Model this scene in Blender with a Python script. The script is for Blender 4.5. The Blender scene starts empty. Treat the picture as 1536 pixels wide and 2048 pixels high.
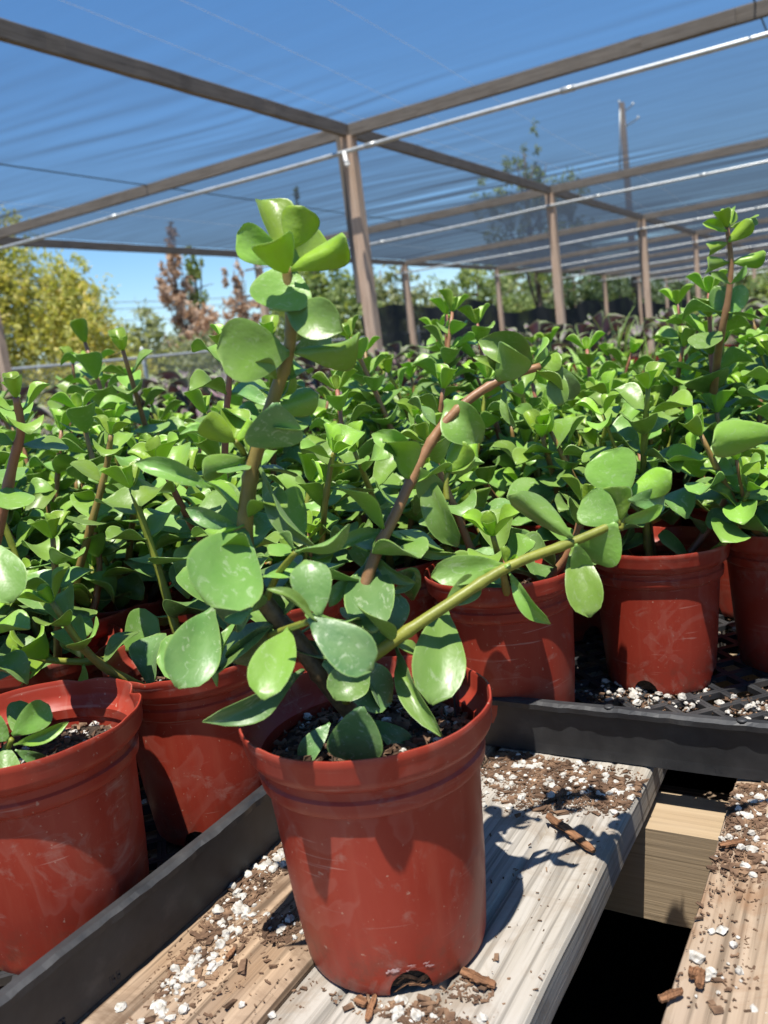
import bpy, math, random
import numpy as np
from mathutils import Vector, Matrix, noise
rnd = random.Random(7)
rad = math.radians
scn = bpy.context.scene
COL = scn.collection

# ------------------------------------------------------------------ camera
CAMZ = 1.191
FPX = 1707.0
yaw, pitch, roll = rad(31.4), rad(10.3), rad(-7.42)
F = Vector((-math.sin(yaw) * math.cos(pitch), math.cos(yaw) * math.cos(pitch), -math.sin(pitch)))
R0 = Vector((math.cos(yaw), math.sin(yaw), 0)); U0 = R0.cross(F)
R = math.cos(roll) * R0 + math.sin(roll) * U0
U = -math.sin(roll) * R0 + math.cos(roll) * U0
CAM = Vector((0, 0, CAMZ))
cam = bpy.data.cameras.new('camera'); co = bpy.data.objects.new('camera', cam); COL.objects.link(co)
co.matrix_world = Matrix(((R.x, U.x, -F.x, CAM.x), (R.y, U.y, -F.y, CAM.y), (R.z, U.z, -F.z, CAM.z), (0, 0, 0, 1)))
cam.sensor_fit = 'VERTICAL'; cam.sensor_height = 36.0; cam.sensor_width = 27.0; cam.lens = FPX * 36 / 2048
cam.clip_start = 0.02; cam.clip_end = 1500
cam.dof.use_dof = True; cam.dof.focus_distance = 0.70; cam.dof.aperture_fstop = 9.5
scn.camera = co

# ------------------------------------------------------------------ sky, sun, exposure
SUN = Vector((0.085, -0.28, 1.0)).normalized()
w = bpy.data.worlds.new('World'); scn.world = w; w.use_nodes = True
nt = w.node_tree; nt.nodes.clear()
sky = nt.nodes.new('ShaderNodeTexSky'); sky.sky_type = 'NISHITA'; sky.sun_disc = False
sky.sun_elevation = math.asin(SUN.z); sky.sun_rotation = math.atan2(SUN.x, SUN.y)
sky.altitude = 200; sky.air_density = 1.0; sky.dust_density = 0.3; sky.ozone_density = 4.5
bg = nt.nodes.new('ShaderNodeBackground'); bg.inputs[1].default_value = 0.100
wo = nt.nodes.new('ShaderNodeOutputWorld')
hsv = nt.nodes.new('ShaderNodeHueSaturation'); hsv.inputs['Saturation'].default_value = 1.20; hsv.inputs['Value'].default_value = 1.0
nt.links.new(sky.outputs[0], hsv.inputs['Color']); nt.links.new(hsv.outputs[0], bg.inputs[0]); nt.links.new(bg.outputs[0], wo.inputs[0])
sl = bpy.data.lights.new('sun', 'SUN'); sl.energy = 5.0; sl.angle = rad(0.53); sl.color = (1.0, 0.955, 0.88)
so = bpy.data.objects.new('sun', sl); COL.objects.link(so); so.rotation_euler = SUN.to_track_quat('Z', 'Y').to_euler()
so.location = (0, -2, 8)
vs = scn.view_settings; vs.view_transform = 'Standard'; vs.look = 'None'; vs.gamma = 1.0; vs.exposure = 0.80
try: vs.use_curve_mapping = False
except Exception: pass
scn.cycles.max_bounces = 10; scn.cycles.transparent_max_bounces = 24
scn.cycles.use_denoising = True

# ------------------------------------------------------------------ helpers
def ray(x, y): return R * ((x - 768) / FPX) - U * ((y - 1024) / FPX) + F
def at(x, y, d): return CAM + ray(x, y) * d
def onz(x, y, z):
    r = ray(x, y); return CAM + r * ((z - CAMZ) / r.z)
def pr(P):
    v = P - CAM; z = v.dot(F)
    return (768 + FPX * v.dot(R) / z, 1024 - FPX * v.dot(U) / z, z)

def mesh(name, vs_, fs, mats=(), smooth=False, attrs=None):
    m = bpy.data.meshes.new(name)
    m.from_pydata([tuple(v) for v in vs_], [], [tuple(f) for f in fs])
    for k in mats: m.materials.append(k)
    if smooth: m.polygons.foreach_set('use_smooth', [True] * len(m.polygons))
    if attrs:
        for an, vals in attrs.items():
            a = m.attributes.new(an, 'FLOAT', 'POINT'); a.data.foreach_set('value', vals)
    m.update(); return m

def link(name, data, parent=None, mat=None, **props):
    o = bpy.data.objects.new(name, data); COL.objects.link(o)
    if parent is not None: o.parent = parent
    if mat is not None: o.matrix_basis = mat
    for k, v in props.items(): o[k] = v
    return o
def thing(name, label, cat, loc=(0, 0, 0), rz=0.0, group=None):
    o = bpy.data.objects.new(name, None); COL.objects.link(o)
    o.empty_display_size = 0.02; o.location = loc; o.rotation_euler = (0, 0, rz)
    o['label'] = label; o['category'] = cat
    if group: o['group'] = group
    return o
def tag(o, label, cat, group=None, kind=None):
    o['label'] = label; o['category'] = cat
    if group: o['group'] = group
    if kind: o['kind'] = kind
    return o

class MB:
    def __init__(s): s.v = []; s.f = []
    def add(s, v, f):
        n = len(s.v); s.v += [tuple(p) for p in v]; s.f += [tuple(i + n for i in q) for q in f]
    def box(s, x0, y0, z0, x1, y1, z1):
        s.add([(x0, y0, z0), (x1, y0, z0), (x1, y1, z0), (x0, y1, z0), (x0, y0, z1), (x1, y0, z1), (x1, y1, z1), (x0, y1, z1)],
              [(0, 3, 2, 1), (4, 5, 6, 7), (0, 1, 5, 4), (1, 2, 6, 5), (2, 3, 7, 6), (3, 0, 4, 7)])
    def bar(s, a, b, wd, hg):
        a = Vector(a); b = Vector(b); d = (b - a).normalized(); x = d.cross(Vector((0, 0, 1)))
        if x.length < 1e-4: x = Vector((1, 0, 0))
        x.normalize(); z = x.cross(d); x *= wd / 2; z *= hg / 2
        s.add([a - x - z, a + x - z, a + x + z, a - x + z, b - x - z, b + x - z, b + x + z, b - x + z],
              [(0, 1, 2, 3), (7, 6, 5, 4), (0, 4, 5, 1), (1, 5, 6, 2), (2, 6, 7, 3), (3, 7, 4, 0)])
    def tube(s, pts, rs, n=8, cap=True):
        v, f, _ = tube(pts, rs, n, cap); s.add(v, f)
    def mesh(s, name, mats, smooth=False): return mesh(name, s.v, s.f, mats, smooth)

def tube(pts, rs, n=8, cap=True):
    pts = [Vector(p) for p in pts]; v = []; f = []; tt = []
    up = None
    for i, p in enumerate(pts):
        t = (pts[min(i + 1, len(pts) - 1)] - pts[max(i - 1, 0)]).normalized()
        if up is None:
            up = t.orthogonal().normalized()
        else:
            up = (up - t * up.dot(t)).normalized()
        s = t.cross(up)
        for k in range(n):
            a = 2 * math.pi * k / n
            v.append(p + (up * math.cos(a) + s * math.sin(a)) * rs[i]); tt.append(i / (len(pts) - 1))
    for i in range(len(pts) - 1):
        for k in range(n):
            f.append((i * n + k, i * n + (k + 1) % n, (i + 1) * n + (k + 1) % n, (i + 1) * n + k))
    if cap:
        f.append(tuple(range(n - 1, -1, -1))); f.append(tuple((len(pts) - 1) * n + k for k in range(n)))
    return v, f, tt
def spline(pts, n):
    P = [Vector(p) for p in pts]; P = [2 * P[0] - P[1]] + P + [2 * P[-1] - P[-2]]
    out = []; m = len(P) - 3
    for i in range(n):
        u = i / (n - 1) * m; k = min(int(u), m - 1); t = u - k
        a, b, c, d = P[k:k + 4]
        out.append(0.5 * (2 * b + (c - a) * t + (2 * a - 5 * b + 4 * c - d) * t * t + (3 * b - a - 3 * c + d) * t ** 3))
    return out

# ------------------------------------------------------------------ materials
class M:
    def __init__(s, name):
        s.m = bpy.data.materials.new(name); s.m.use_nodes = True; s.t = s.m.node_tree; s.t.nodes.clear()
        s.out = s.n('OutputMaterial')
    def n(s, ty, **kw):
        x = s.t.nodes.new('ShaderNode' + ty)
        for k, v in kw.items(): setattr(x, k, v)
        return x
    def set(s, sock, v):
        if hasattr(v, 'is_output'): s.t.links.new(v, sock)
        elif isinstance(v, tuple) and len(v) == 3 and sock.type == 'RGBA': sock.default_value = (*v, 1)
        else: sock.default_value = v
    def bsdf(s, color, rough=0.6, spec=0.5, **kw):
        b = s.n('BsdfPrincipled'); s.set(b.inputs['Base Color'], color); s.set(b.inputs['Roughness'], rough)
        s.set(b.inputs['Specular IOR Level'], spec)
        for k, v in kw.items(): s.set(b.inputs[k.replace('_', ' ')], v)
        return b
    def coord(s, scale=(1, 1, 1), kind='Object', rnd_off=0.0):
        c = s.n('TexCoord'); mp = s.n('Mapping'); s.set(mp.inputs['Scale'], scale)
        s.t.links.new(c.outputs[kind], mp.inputs['Vector'])
        if rnd_off:
            oi = s.n('ObjectInfo'); mu = s.n('VectorMath', operation='SCALE'); cb = s.n('CombineXYZ')
            for i in range(3): s.t.links.new(oi.outputs['Random'], cb.inputs[i])
            s.t.links.new(cb.outputs[0], mu.inputs[0]); mu.inputs['Scale'].default_value = rnd_off
            s.t.links.new(mu.outputs[0], mp.inputs['Location'])
        return mp.outputs[0]
    def noise(s, vec, scale=5, detail=3, rough=0.55, dist=0.0):
        x = s.n('TexNoise'); s.set(x.inputs['Vector'], vec); s.set(x.inputs['Scale'], scale)
        s.set(x.inputs['Detail'], detail); s.set(x.inputs['Roughness'], rough); s.set(x.inputs['Distortion'], dist)
        return x.outputs['Fac']
    def ramp(s, fac, stops):
        x = s.n('ValToRGB'); s.set(x.inputs[0], fac); e = x.color_ramp.elements
        while len(e) < len(stops): e.new(0.5)
        for i, (p, c) in enumerate(stops):
            e[i].position = p; e[i].color = (*c, 1) if isinstance(c, tuple) else (c, c, c, 1)
        return x.outputs[0]
    def mix(s, fac, a, b, mode='MIX'):
        x = s.n('MixRGB', blend_type=mode); s.set(x.inputs[0], fac); s.set(x.inputs[1], a); s.set(x.inputs[2], b)
        return x.outputs[0]
    def math(s, op, a, b=0.0, clamp=False):
        x = s.n('Math', operation=op, use_clamp=clamp); s.set(x.inputs[0], a); s.set(x.inputs[1], b); return x.outputs[0]
    def bump(s, h, strength=0.3, dist=0.002):
        x = s.n('Bump'); s.set(x.inputs['Height'], h); s.set(x.inputs['Strength'], strength); s.set(x.inputs['Distance'], dist)
        return x.outputs[0]
    def attr(s, name, kind='GEOMETRY'):
        x = s.n('Attribute', attribute_type=kind, attribute_name=name); return x.outputs['Fac']
    def done(s, sh):
        s.t.links.new(sh if hasattr(sh, 'is_output') else sh.outputs[0], s.out.inputs['Surface']); return s.m
    def mixsh(s, f, a, b):
        x = s.n('MixShader'); s.set(x.inputs[0], f); s.t.links.new(a.outputs[0], x.inputs[1]); s.t.links.new(b.outputs[0], x.inputs[2]); return x

def leaf_material(name, young, mid, old, trans, rough=0.31, sheen=True):
    m = M(name)
    age = m.attr('age', 'OBJECT'); rim = m.attr('rim')
    oi = m.n('ObjectInfo')
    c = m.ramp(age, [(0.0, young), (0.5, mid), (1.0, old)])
    v = m.coord((1, 1, 1), 'Object', 37.0)
    n1 = m.noise(v, 2.2, 3, 0.6, 0.4)
    c = m.mix(m.ramp(n1, [(0.35, 0.0), (0.72, 0.75)]), c, m.mix(0.4, c, (0.24, 0.33, 0.12)))
    # pale dried water marks
    n2 = m.noise(v, 6.5, 4, 0.65, 1.4)
    spots = m.math('MULTIPLY', m.ramp(n2, [(0.57, 0.0), (0.66, 1.0)]), m.math('MULTIPLY', m.math('ADD', age, 0.15), 0.34))
    c = m.mix(spots, c, (0.42, 0.47, 0.33))
    hv = m.math('ADD', m.math('MULTIPLY', oi.outputs['Random'], 0.5), 0.75)
    hs = m.n('HueSaturation'); m.set(hs.inputs['Color'], c); m.set(hs.inputs['Value'], hv)
    m.set(hs.inputs['Hue'], m.math('ADD', 0.488, m.math('MULTIPLY', oi.outputs['Random'], 0.022)))
    c = m.mix(m.math('MULTIPLY', rim, 0.6), hs.outputs[0], (0.24, 0.36, 0.09))
    b = m.bsdf(c, m.math('ADD', rough, m.math('MULTIPLY', n2, 0.15)), 0.45,
               Normal=m.bump(m.noise(v, 7, 2), 0.25, 0.0015))
    if sheen:
        m.set(b.inputs['Sheen Weight'], 0.06); m.set(b.inputs['Sheen Roughness'], 0.5); m.set(b.inputs['Sheen Tint'], (0.8, 0.95, 0.85))
    tr = m.n('BsdfTranslucent'); m.set(tr.inputs[0], m.mix(1.0, c, trans, 'MULTIPLY'))
    return m.done(m.mixsh(m.math('SUBTRACT', 0.27, m.math('MULTIPLY', age, 0.20)), b, tr))

MAT = {}
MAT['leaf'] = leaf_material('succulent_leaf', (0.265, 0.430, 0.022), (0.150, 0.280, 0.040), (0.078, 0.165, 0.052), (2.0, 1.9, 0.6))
MAT['purple'] = leaf_material('purple_leaf', (0.19, 0.10, 0.15), (0.13, 0.075, 0.12), (0.09, 0.055, 0.085), (2.0, 1.2, 1.2), 0.45, False)
MAT['grass'] = leaf_material('grass_blade', (0.22, 0.34, 0.06), (0.16, 0.28, 0.06), (0.13, 0.22, 0.06), (2.0, 2.0, 1.0), 0.5, False)

m = M('stem_skin')
t = m.attr('ripe'); red = m.attr('red', 'OBJECT')
v = m.coord((1, 1, 1), 'Object')
nz = m.noise(v, 60, 4, 0.6)
green = m.mix(m.ramp(nz, [(0.3, 0.0), (0.7, 1.0)]), (0.125, 0.165, 0.016), (0.215, 0.25, 0.028))
rd = m.mix(nz, (0.22, 0.060, 0.045), (0.34, 0.14, 0.09))
young = m.mix(red, green, rd)
wood = m.mix(m.ramp(m.noise(v, 160, 4, 0.7), [(0.35, 0.0), (0.7, 1.0)]), (0.050, 0.036, 0.018), (0.125, 0.090, 0.046))
c = m.mix(m.ramp(m.math('ADD', t, m.math('MULTIPLY', nz, 0.3)), [(0.32, 0.0), (0.62, 1.0)]), wood, young)
MAT['stem'] = m.done(m.bsdf(c, 0.45, 0.4, Normal=m.bump(m.noise(v, 140, 4, 0.7), 0.35, 0.001)))

m = M('red_nursery_plastic')
v = m.coord((1, 1, 1), 'Object', 9.0)
n1 = m.noise(v, 9, 4, 0.6); n2 = m.noise(v, 70, 4, 0.7, 0.6); vv = m.coord((1, 1, 0.12), 'Object', 5.0); n3 = m.noise(vv, 90, 3)
c = m.ramp(n1, [(0.3, (0.245, 0.027, 0.014)), (0.7, (0.295, 0.036, 0.019))])
c = m.mix(m.math('MULTIPLY', m.ramp(n3, [(0.5, 0.0), (0.75, 1.0)]), 0.12), c, (0.42, 0.15, 0.09))
dust = m.math('MULTIPLY', m.ramp(m.noise(v, 26, 5, 0.72, 0.8), [(0.56, 0.0), (0.70, 1.0)]), 0.34)
c = m.mix(dust, c, (0.36, 0.26, 0.20))
c = m.mix(m.math('MULTIPLY', m.ramp(m.noise(v, 240, 2), [(0.70, 0.0), (0.74, 1.0)]), 0.55), c, (0.45, 0.28, 0.2))
rg = m.math('ADD', 0.33, m.math('ADD', m.math('MULTIPLY', dust, 0.8), m.math('MULTIPLY', n1, 0.14)))
sx_ = m.n('SeparateXYZ'); m.t.links.new(m.coord((1, 1, 1)), sx_.inputs[0])
low = m.math('MULTIPLY', m.math('SUBTRACT', 1.0, m.math('DIVIDE', sx_.outputs[2], 0.055), True), m.ramp(m.noise(v, 55, 5, 0.75), [(0.46, 0.0), (0.62, 1.0)]))
c = m.mix(m.math('MULTIPLY', low, 0.55), c, (0.085, 0.05, 0.033))
wm = m.noise(v, 11, 3, 0.55, 0.8); c = m.mix(m.math('MULTIPLY', m.ramp(wm, [(0.52, 0.0), (0.535, 1.0), (0.62, 0.0)]), 0.09), c, (0.45, 0.27, 0.21))
sv_ = m.coord((14, 14, 260), 'Object', 4.0)
scr = m.math('MULTIPLY', m.ramp(m.noise(sv_, 1.0, 2, 0.5, 0.6), [(0.66, 0.0), (0.71, 1.0)]), m.ramp(n1, [(0.45, 0.0), (0.6, 1.0)]))
c = m.mix(m.math('MULTIPLY', scr, 0.4), c, (0.50, 0.30, 0.24))
MAT['pot'] = m.done(m.bsdf(c, rg, 0.30, Normal=m.bump(m.math('ADD', m.math('MULTIPLY', n3, 0.6), n1), 0.22, 0.0012)))

m = M('scuffed_plastic'); v = m.coord((1, 1, 1)); MAT['scuff'] = m.done(m.bsdf(m.ramp(m.noise(v, 160, 3), [(0.35, (0.33, 0.12, 0.09)), (0.7, (0.50, 0.36, 0.34))]), 0.6))

m = M('potting_soil'); v = m.coord((1, 1, 1), 'Object', 3.0)
n1 = m.noise(v, 130, 5, 0.7)
MAT['soil'] = m.done(m.bsdf(m.ramp(n1, [(0.3, (0.014, 0.010, 0.008)), (0.52, (0.045, 0.031, 0.022)), (0.72, (0.13, 0.088, 0.06))]), 0.9, 0.2, Normal=m.bump(n1, 0.8, 0.004)))
m = M('bark_litter'); v = m.coord((1, 1, 1))
MAT['litter'] = m.done(m.bsdf(m.ramp(m.noise(v, 55, 3, 0.7), [(0.3, (0.035, 0.022, 0.014)), (0.5, (0.11, 0.065, 0.04)), (0.72, (0.24, 0.15, 0.09))]), 0.9, 0.2))
m = M('bark_chip'); v = m.coord((9, 1, 9))
n1 = m.noise(v, 40, 4, 0.6)
MAT['bark'] = m.done(m.bsdf(m.ramp(n1, [(0.3, (0.06, 0.028, 0.014)), (0.7, (0.30, 0.15, 0.075))]), 0.85, 0.2, Normal=m.bump(n1, 0.6, 0.001)))
m = M('perlite'); v = m.coord((1, 1, 1))
MAT['perlite'] = m.done(m.bsdf(m.ramp(m.noise(v, 220, 3), [(0.3, (0.26, 0.235, 0.195)), (0.65, (0.50, 0.48, 0.44))]), 0.85, 0.3))

def wood(name, dark, light, grey, gf, crack=0.6, sc=1.0, stain=None):
    m = M(name); 
    v = m.coord((64 * sc, 2.2 * sc, 64 * sc), 'Object', 23.0); v2 = m.coord((210 * sc, 4 * sc, 210 * sc), 'Object', 11.0); v3 = m.coord((1, 1, 1), 'Object', 7.0)
    g1 = m.noise(v, 1.0, 4, 0.6, 1.3); g2 = m.noise(v2, 1.0, 3, 0.6, 0.3); g3 = m.noise(v3, 7 * sc, 4, 0.6, 0.5)
    c = m.mix(m.ramp(g1, [(0.3, 0.0), (0.7, 1.0)]), dark, light)
    c = m.mix(m.math('MULTIPLY', m.ramp(g3, [(0.35, 0.0), (0.65, 1.0)]), gf), c, grey)
    c = m.mix(m.math('MULTIPLY', m.ramp(g2, [(0.36, 1.0), (0.52, 0.0)]), crack), c, tuple(x * 0.28 for x in dark))
    if stain:
        c = m.mix(m.math('MULTIPLY', m.ramp(m.noise(v3, 13, 5, 0.7, 1.0), [(0.5, 0.0), (0.66, 1.0)]), 0.7), c, stain)
    h = m.math('ADD', m.math('MULTIPLY', g2, 0.7), m.math('MULTIPLY', g1, 0.5))
    return m.done(m.bsdf(c, 0.82, 0.25, Normal=m.bump(h, 0.55, 0.0013)))
MAT['wood_pale'] = wood('weathered_pale_wood', (0.265, 0.235, 0.19), (0.36, 0.33, 0.285), (0.345, 0.325, 0.295), 0.6, 0.55, 1.0, (0.21, 0.165, 0.12))
MAT['wood_brown'] = wood('brown_pallet_wood', (0.17, 0.105, 0.060), (0.36, 0.255, 0.165), (0.30, 0.25, 0.20), 0.5, 0.75, 1.0, (0.10, 0.06, 0.035))
MAT['wood_tan'] = wood('tan_pallet_wood', (0.22, 0.15, 0.092), (0.34, 0.255, 0.175), (0.31, 0.26, 0.215), 0.4, 0.6, 1.0, (0.19, 0.10, 0.05))
MAT['wood_new'] = wood('sawn_stringer_wood', (0.27, 0.195, 0.115), (0.345, 0.26, 0.165), (0.31, 0.245, 0.17), 0.3, 0.22)
MAT['wood_grey'] = wood('grey_frame_timber', (0.115, 0.098, 0.080), (0.20, 0.175, 0.148), (0.175, 0.16, 0.142), 0.5, 0.5, 0.8)
MAT['wood_post'] = wood('brown_post_timber', (0.42, 0.28, 0.19), (0.58, 0.43, 0.32), (0.50, 0.39, 0.30), 0.4, 0.5, 0.8)

m = M('black_tray_plastic'); v = m.coord((1, 1, 1))
n1 = m.noise(v, 22, 5, 0.65); 
MAT['tray'] = m.done(m.bsdf(m.ramp(n1, [(0.35, (0.018, 0.019, 0.021)), (0.6, (0.036, 0.036, 0.037)), (0.80, (0.085, 0.08, 0.072))]), m.math('ADD', 0.36, m.math('MULTIPLY', n1, 0.25)), 0.4, Normal=m.bump(m.noise(v, 90, 3), 0.15, 0.001)))
m = M('galvanised_pipe'); v = m.coord((1, 1, 1)); 
MAT['pipe'] = m.done(m.bsdf(m.ramp(m.noise(v, 14, 4), [(0.3, (0.40, 0.42, 0.41)), (0.7, (0.56, 0.58, 0.57))]), 0.42, 0.5, Metallic=0.55))
m = M('white_clip'); MAT['white'] = m.done(m.bsdf((0.75, 0.75, 0.73), 0.5))
m = M('dark_cable'); MAT['cable'] = m.done(m.bsdf((0.02, 0.03, 0.028), 0.6))
m = M('ground_dirt'); v = m.coord((1, 1, 1)); n1 = m.noise(v, 1.2, 6, 0.65); n2 = m.noise(v, 30, 4, 0.7)
MAT['ground'] = m.done(m.bsdf(m.mix(n2, m.ramp(n1, [(0.35, (0.06, 0.05, 0.035)), (0.6, (0.13, 0.115, 0.07)), (0.75, (0.09, 0.11, 0.04))]), (0.10, 0.08, 0.055)), 0.95, 0.1, Normal=m.bump(n2, 0.5, 0.02)))
m = M('underbench_dark_sheet'); v = m.coord((1, 1, 1)); n2 = m.noise(v, 60, 3)  # near-black tone standing in for the deep shade below the planks
MAT['mat'] = m.done(m.bsdf(m.ramp(n2, [(0.3, (0.008, 0.008, 0.008)), (0.7, (0.02, 0.018, 0.016))]), 0.9, 0.1))

# shade netting: the flatter you look along it, the more threads stand in the way
def net(name, k, thread, tr_col):
    m = M(name); g = m.n('NewGeometry'); d = m.n('VectorMath', operation='DOT_PRODUCT')
    m.t.links.new(g.outputs['Normal'], d.inputs[0]); m.t.links.new(g.outputs['Incoming'], d.inputs[1])
    cs = m.math('POWER', m.math('MAXIMUM', m.math('ABSOLUTE', d.outputs['Value']), 0.02), 2.2)
    v = m.coord((0.8, 5.0, 1)); kk = m.math('MULTIPLY', m.math('ADD', 0.75, m.math('MULTIPLY', m.noise(v, 1.6, 3, 0.6), 0.5)), -k)
    T = m.math('POWER', 2.71828, m.math('DIVIDE', kk, cs))
    tp = m.n('BsdfTransparent'); df = m.n('BsdfDiffuse'); m.set(df.inputs[0], thread)
    tl = m.n('BsdfTranslucent'); m.set(tl.inputs[0], tr_col)
    return m.done(m.mixsh(T, m.mixsh(0.5, df, tl), tp))
MAT['net'] = net('shade_netting', 0.024, (0.03, 0.034, 0.042), (0.045, 0.060, 0.085))
MAT['screen'] = net('dark_screen_netting', 0.75, (0.045, 0.048, 0.050), (0.05, 0.054, 0.055))

def foliage(name, a, b, c_, tr=(1.6, 1.6, 0.7)):
    m = M(name); r_ = m.attr('tone')
    c = m.ramp(r_, [(0.0, a), (0.5, b), (1.0, c_)])
    bs = m.bsdf(c, 0.6, 0.3); t_ = m.n('BsdfTranslucent'); m.set(t_.inputs[0], m.mix(1.0, c, tr, 'MULTIPLY'))
    return m.done(m.mixsh(0.35, bs, t_))
MAT['tree_yellow'] = foliage('yellow_green_foliage', (0.23, 0.26, 0.055), (0.44, 0.44, 0.12), (0.68, 0.54, 0.20))
MAT['tree_green'] = foliage('green_foliage', (0.13, 0.18, 0.065), (0.21, 0.27, 0.10), (0.33, 0.37, 0.14))
MAT['tree_dark'] = foliage('dark_foliage', (0.045, 0.075, 0.04), (0.08, 0.12, 0.055), (0.13, 0.165, 0.07))
MAT['tree_grey'] = foliage('grey_green_foliage', (0.15, 0.17, 0.105), (0.24, 0.265, 0.15), (0.34, 0.35, 0.21))
MAT['tree_dead'] = foliage('dead_brown_foliage', (0.33, 0.22, 0.145), (0.50, 0.36, 0.25), (0.64, 0.49, 0.36), (1.2, 1.0, 0.8))
MAT['flower'] = foliage('orange_petals', (0.5, 0.2, 0.02), (0.7, 0.3, 0.02), (0.75, 0.38, 0.04), (1.2, 1.0, 0.6))
m = M('tree_bark'); v = m.coord((6, 6, 1)); MAT['trunk'] = m.done(m.bsdf(m.ramp(m.noise(v, 8, 4), [(0.3, (0.06, 0.045, 0.03)), (0.7, (0.17, 0.13, 0.10))]), 0.9))

# ================================================================== GROUND
ns = 40
gv = []; gf = []
def gz(x, y): return 0.05 * noise.noise(Vector((x * 0.15, y * 0.15, 0))) - 0.02 if abs(x) + abs(y) < 200 else 0.0
xs = [-700, -300, -120] + [-60 + i * 3 for i in range(31)] + [60, 150, 400, 700]
ys = [-300, -80, -20] + [-8 + i * 3 for i in range(31)] + [110, 200, 400, 900]
for y in ys:
    for x in xs: gv.append((x, y, gz(x, y) - 0.05))
for j in range(len(ys) - 1):
    for i in range(len(xs) - 1):
        a = j * len(xs) + i; gf.append((a, a + 1, a + 1 + len(xs), a + len(xs)))
link('ground', mesh('ground', gv, gf, [MAT['ground']], True))['kind'] = 'structure'
b = MB(); b.box(-3.2, -1.0, 0.02, 1.2, 5.2, 0.03)  # sheet added over the ground to keep the space under the bench dark
link('underbench_dark_sheet', b.mesh('underbench_dark_sheet', [MAT['mat']]))['kind'] = 'structure'

# ================================================================== SHADE HOUSE
def board_mesh(name, L, wd, hg, mat, nx=1, ny=8, rough=0.0, bev=0.004, seed=0, top=None, nz=1):
    """a sawn board lying along local +Y from 0 to L, its top at z=0, with worn edges and a slightly uneven top"""
    nx = max(nx, 1); prof = []
    b_ = min(bev, hg / 3, wd / 3)
    for i in range(nx + 1): prof.append((-wd / 2 + b_ + (wd - 2 * b_) * i / nx, 0.0, 1))
    prof += [(wd / 2 - b_ * 0.3, -b_ * 0.35, 0), (wd / 2, -b_, 0), (wd / 2, -hg + b_, 0), (wd / 2 - b_, -hg, 0), (-wd / 2 + b_, -hg, 0), (-wd / 2, -hg + b_, 0), (-wd / 2, -b_, 0), (-wd / 2 + b_ * 0.3, -b_ * 0.35, 0)]
    n = len(prof); v = []; f = []
    for j in range(ny + 1):
        y = L * j / ny
        for x, z, tp in prof:
            q = noise.noise(Vector((x * 28 + seed * 7.3, y * 2.2, seed))) * rough + noise.noise(Vector((x * 120 + seed, y * 9, seed * 3))) * rough * 0.5
            dx = noise.noise(Vector((seed * 5.1, y * 11, 1 if x > 0 else 9))) * rough * 1.2 if not tp or abs(x) > wd * 0.42 else 0
            dz = (q if tp else q * 0.5) + (top(x, y) if (top and tp) else 0)
            v.append((x + dx, y, z + dz))
    for j in range(ny):
        for k in range(n):
            a = j * n + k; c = j * n + (k + 1) % n
            f.append((c, a, a + n, c + n))
    f.append(tuple(range(n))); f.append(tuple(ny * n + k for k in range(n - 1, -1, -1)))
    me = mesh(name, v, f, [mat], False); return me

ROOF = 2.94
XC = [-8.08, -3.52, 1.04]; YR = [5.95 + 4.62 * i for i in range(9)]
frame = thing('shade_house', 'weathered timber shade house frame of posts, beams and purlins over the bench', 'shade house', (-3.52, 5.95, 0))
FI = Matrix.Translation((3.52, -5.95, 0))
def put(name, me, M_, parent=frame, **p): return link(name, me, parent, (FI if parent is frame else Matrix()) @ M_, **p)
post_me = board_mesh('post', 2.88, 0.092, 0.092, MAT['wood_post'], 2, 14, 0.003, 0.004, 3)
side_me = board_mesh('post_board', 1.25, 0.038, 0.089, MAT['wood_grey'], 2, 8, 0.002, 0.003, 5)
beam_me = [board_mesh('crossbeam', 4.56, 0.040, 0.092, MAT['wood_grey'], 2, 40, 0.006, 0.004, 11 + i) for i in range(3)]
purl_me = [board_mesh('purlin', 4.61, 0.042, 0.092, MAT['wood_grey'], 2, 40, 0.006, 0.004, 21 + i) for i in range(3)]
UP = Matrix.Rotation(rad(90), 4, 'X')       # local Y -> world Z
for ci, x in enumerate(XC):
    for ri, y in enumerate(YR):
        lean = rnd.uniform(-0.004, 0.004)
        put('post', post_me, Matrix.Translation((x + lean, y - 0.046 + 0.0, -0.03)) @ Matrix.Rotation(rad(rnd.uniform(-3, 3)), 4, 'Z') @ UP)
        if ri % 2 == 0 or rnd.random() < 0.3:
            put('post_board', side_me, Matrix.Translation((x - 0.064, y - 0.046, 1.58 if ri else 1.62)) @ UP)
        if ri < len(YR) - 1 and (ri > -1):
            put('purlin', purl_me[(ri + ci) % 3], Matrix.Translation((x, y + 0.003, ROOF)))
        if ri == 0: put('purlin', purl_me[ci % 3], Matrix.Translation((x, y - 4.62, ROOF)))
        if ci < 2:
            put('crossbeam', beam_me[(ri * 2 + ci) % 3], Matrix.Translation((XC[ci + 1] - 0.024, y, ROOF - 0.002)) @ Matrix.Rotation(rad(90), 4, 'Z') @ Matrix.Scale((XC[ci + 1] - XC[ci] - 0.05) / 4.56, 4, (0, 1, 0)))
# splice plates nailed on the crossbeams of the first row
for px in (-1.35,):
    me = board_mesh('splice_board', 0.55, 0.03, 0.085, MAT['wood_grey'], 1, 6, 0.002, 0.003, 41)
    put('splice_board', me, Matrix.Translation((px + 0.6, 5.95 - 0.038, ROOF - 0.012)) @ Matrix.Rotation(rad(90), 4, 'Z'))

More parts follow.
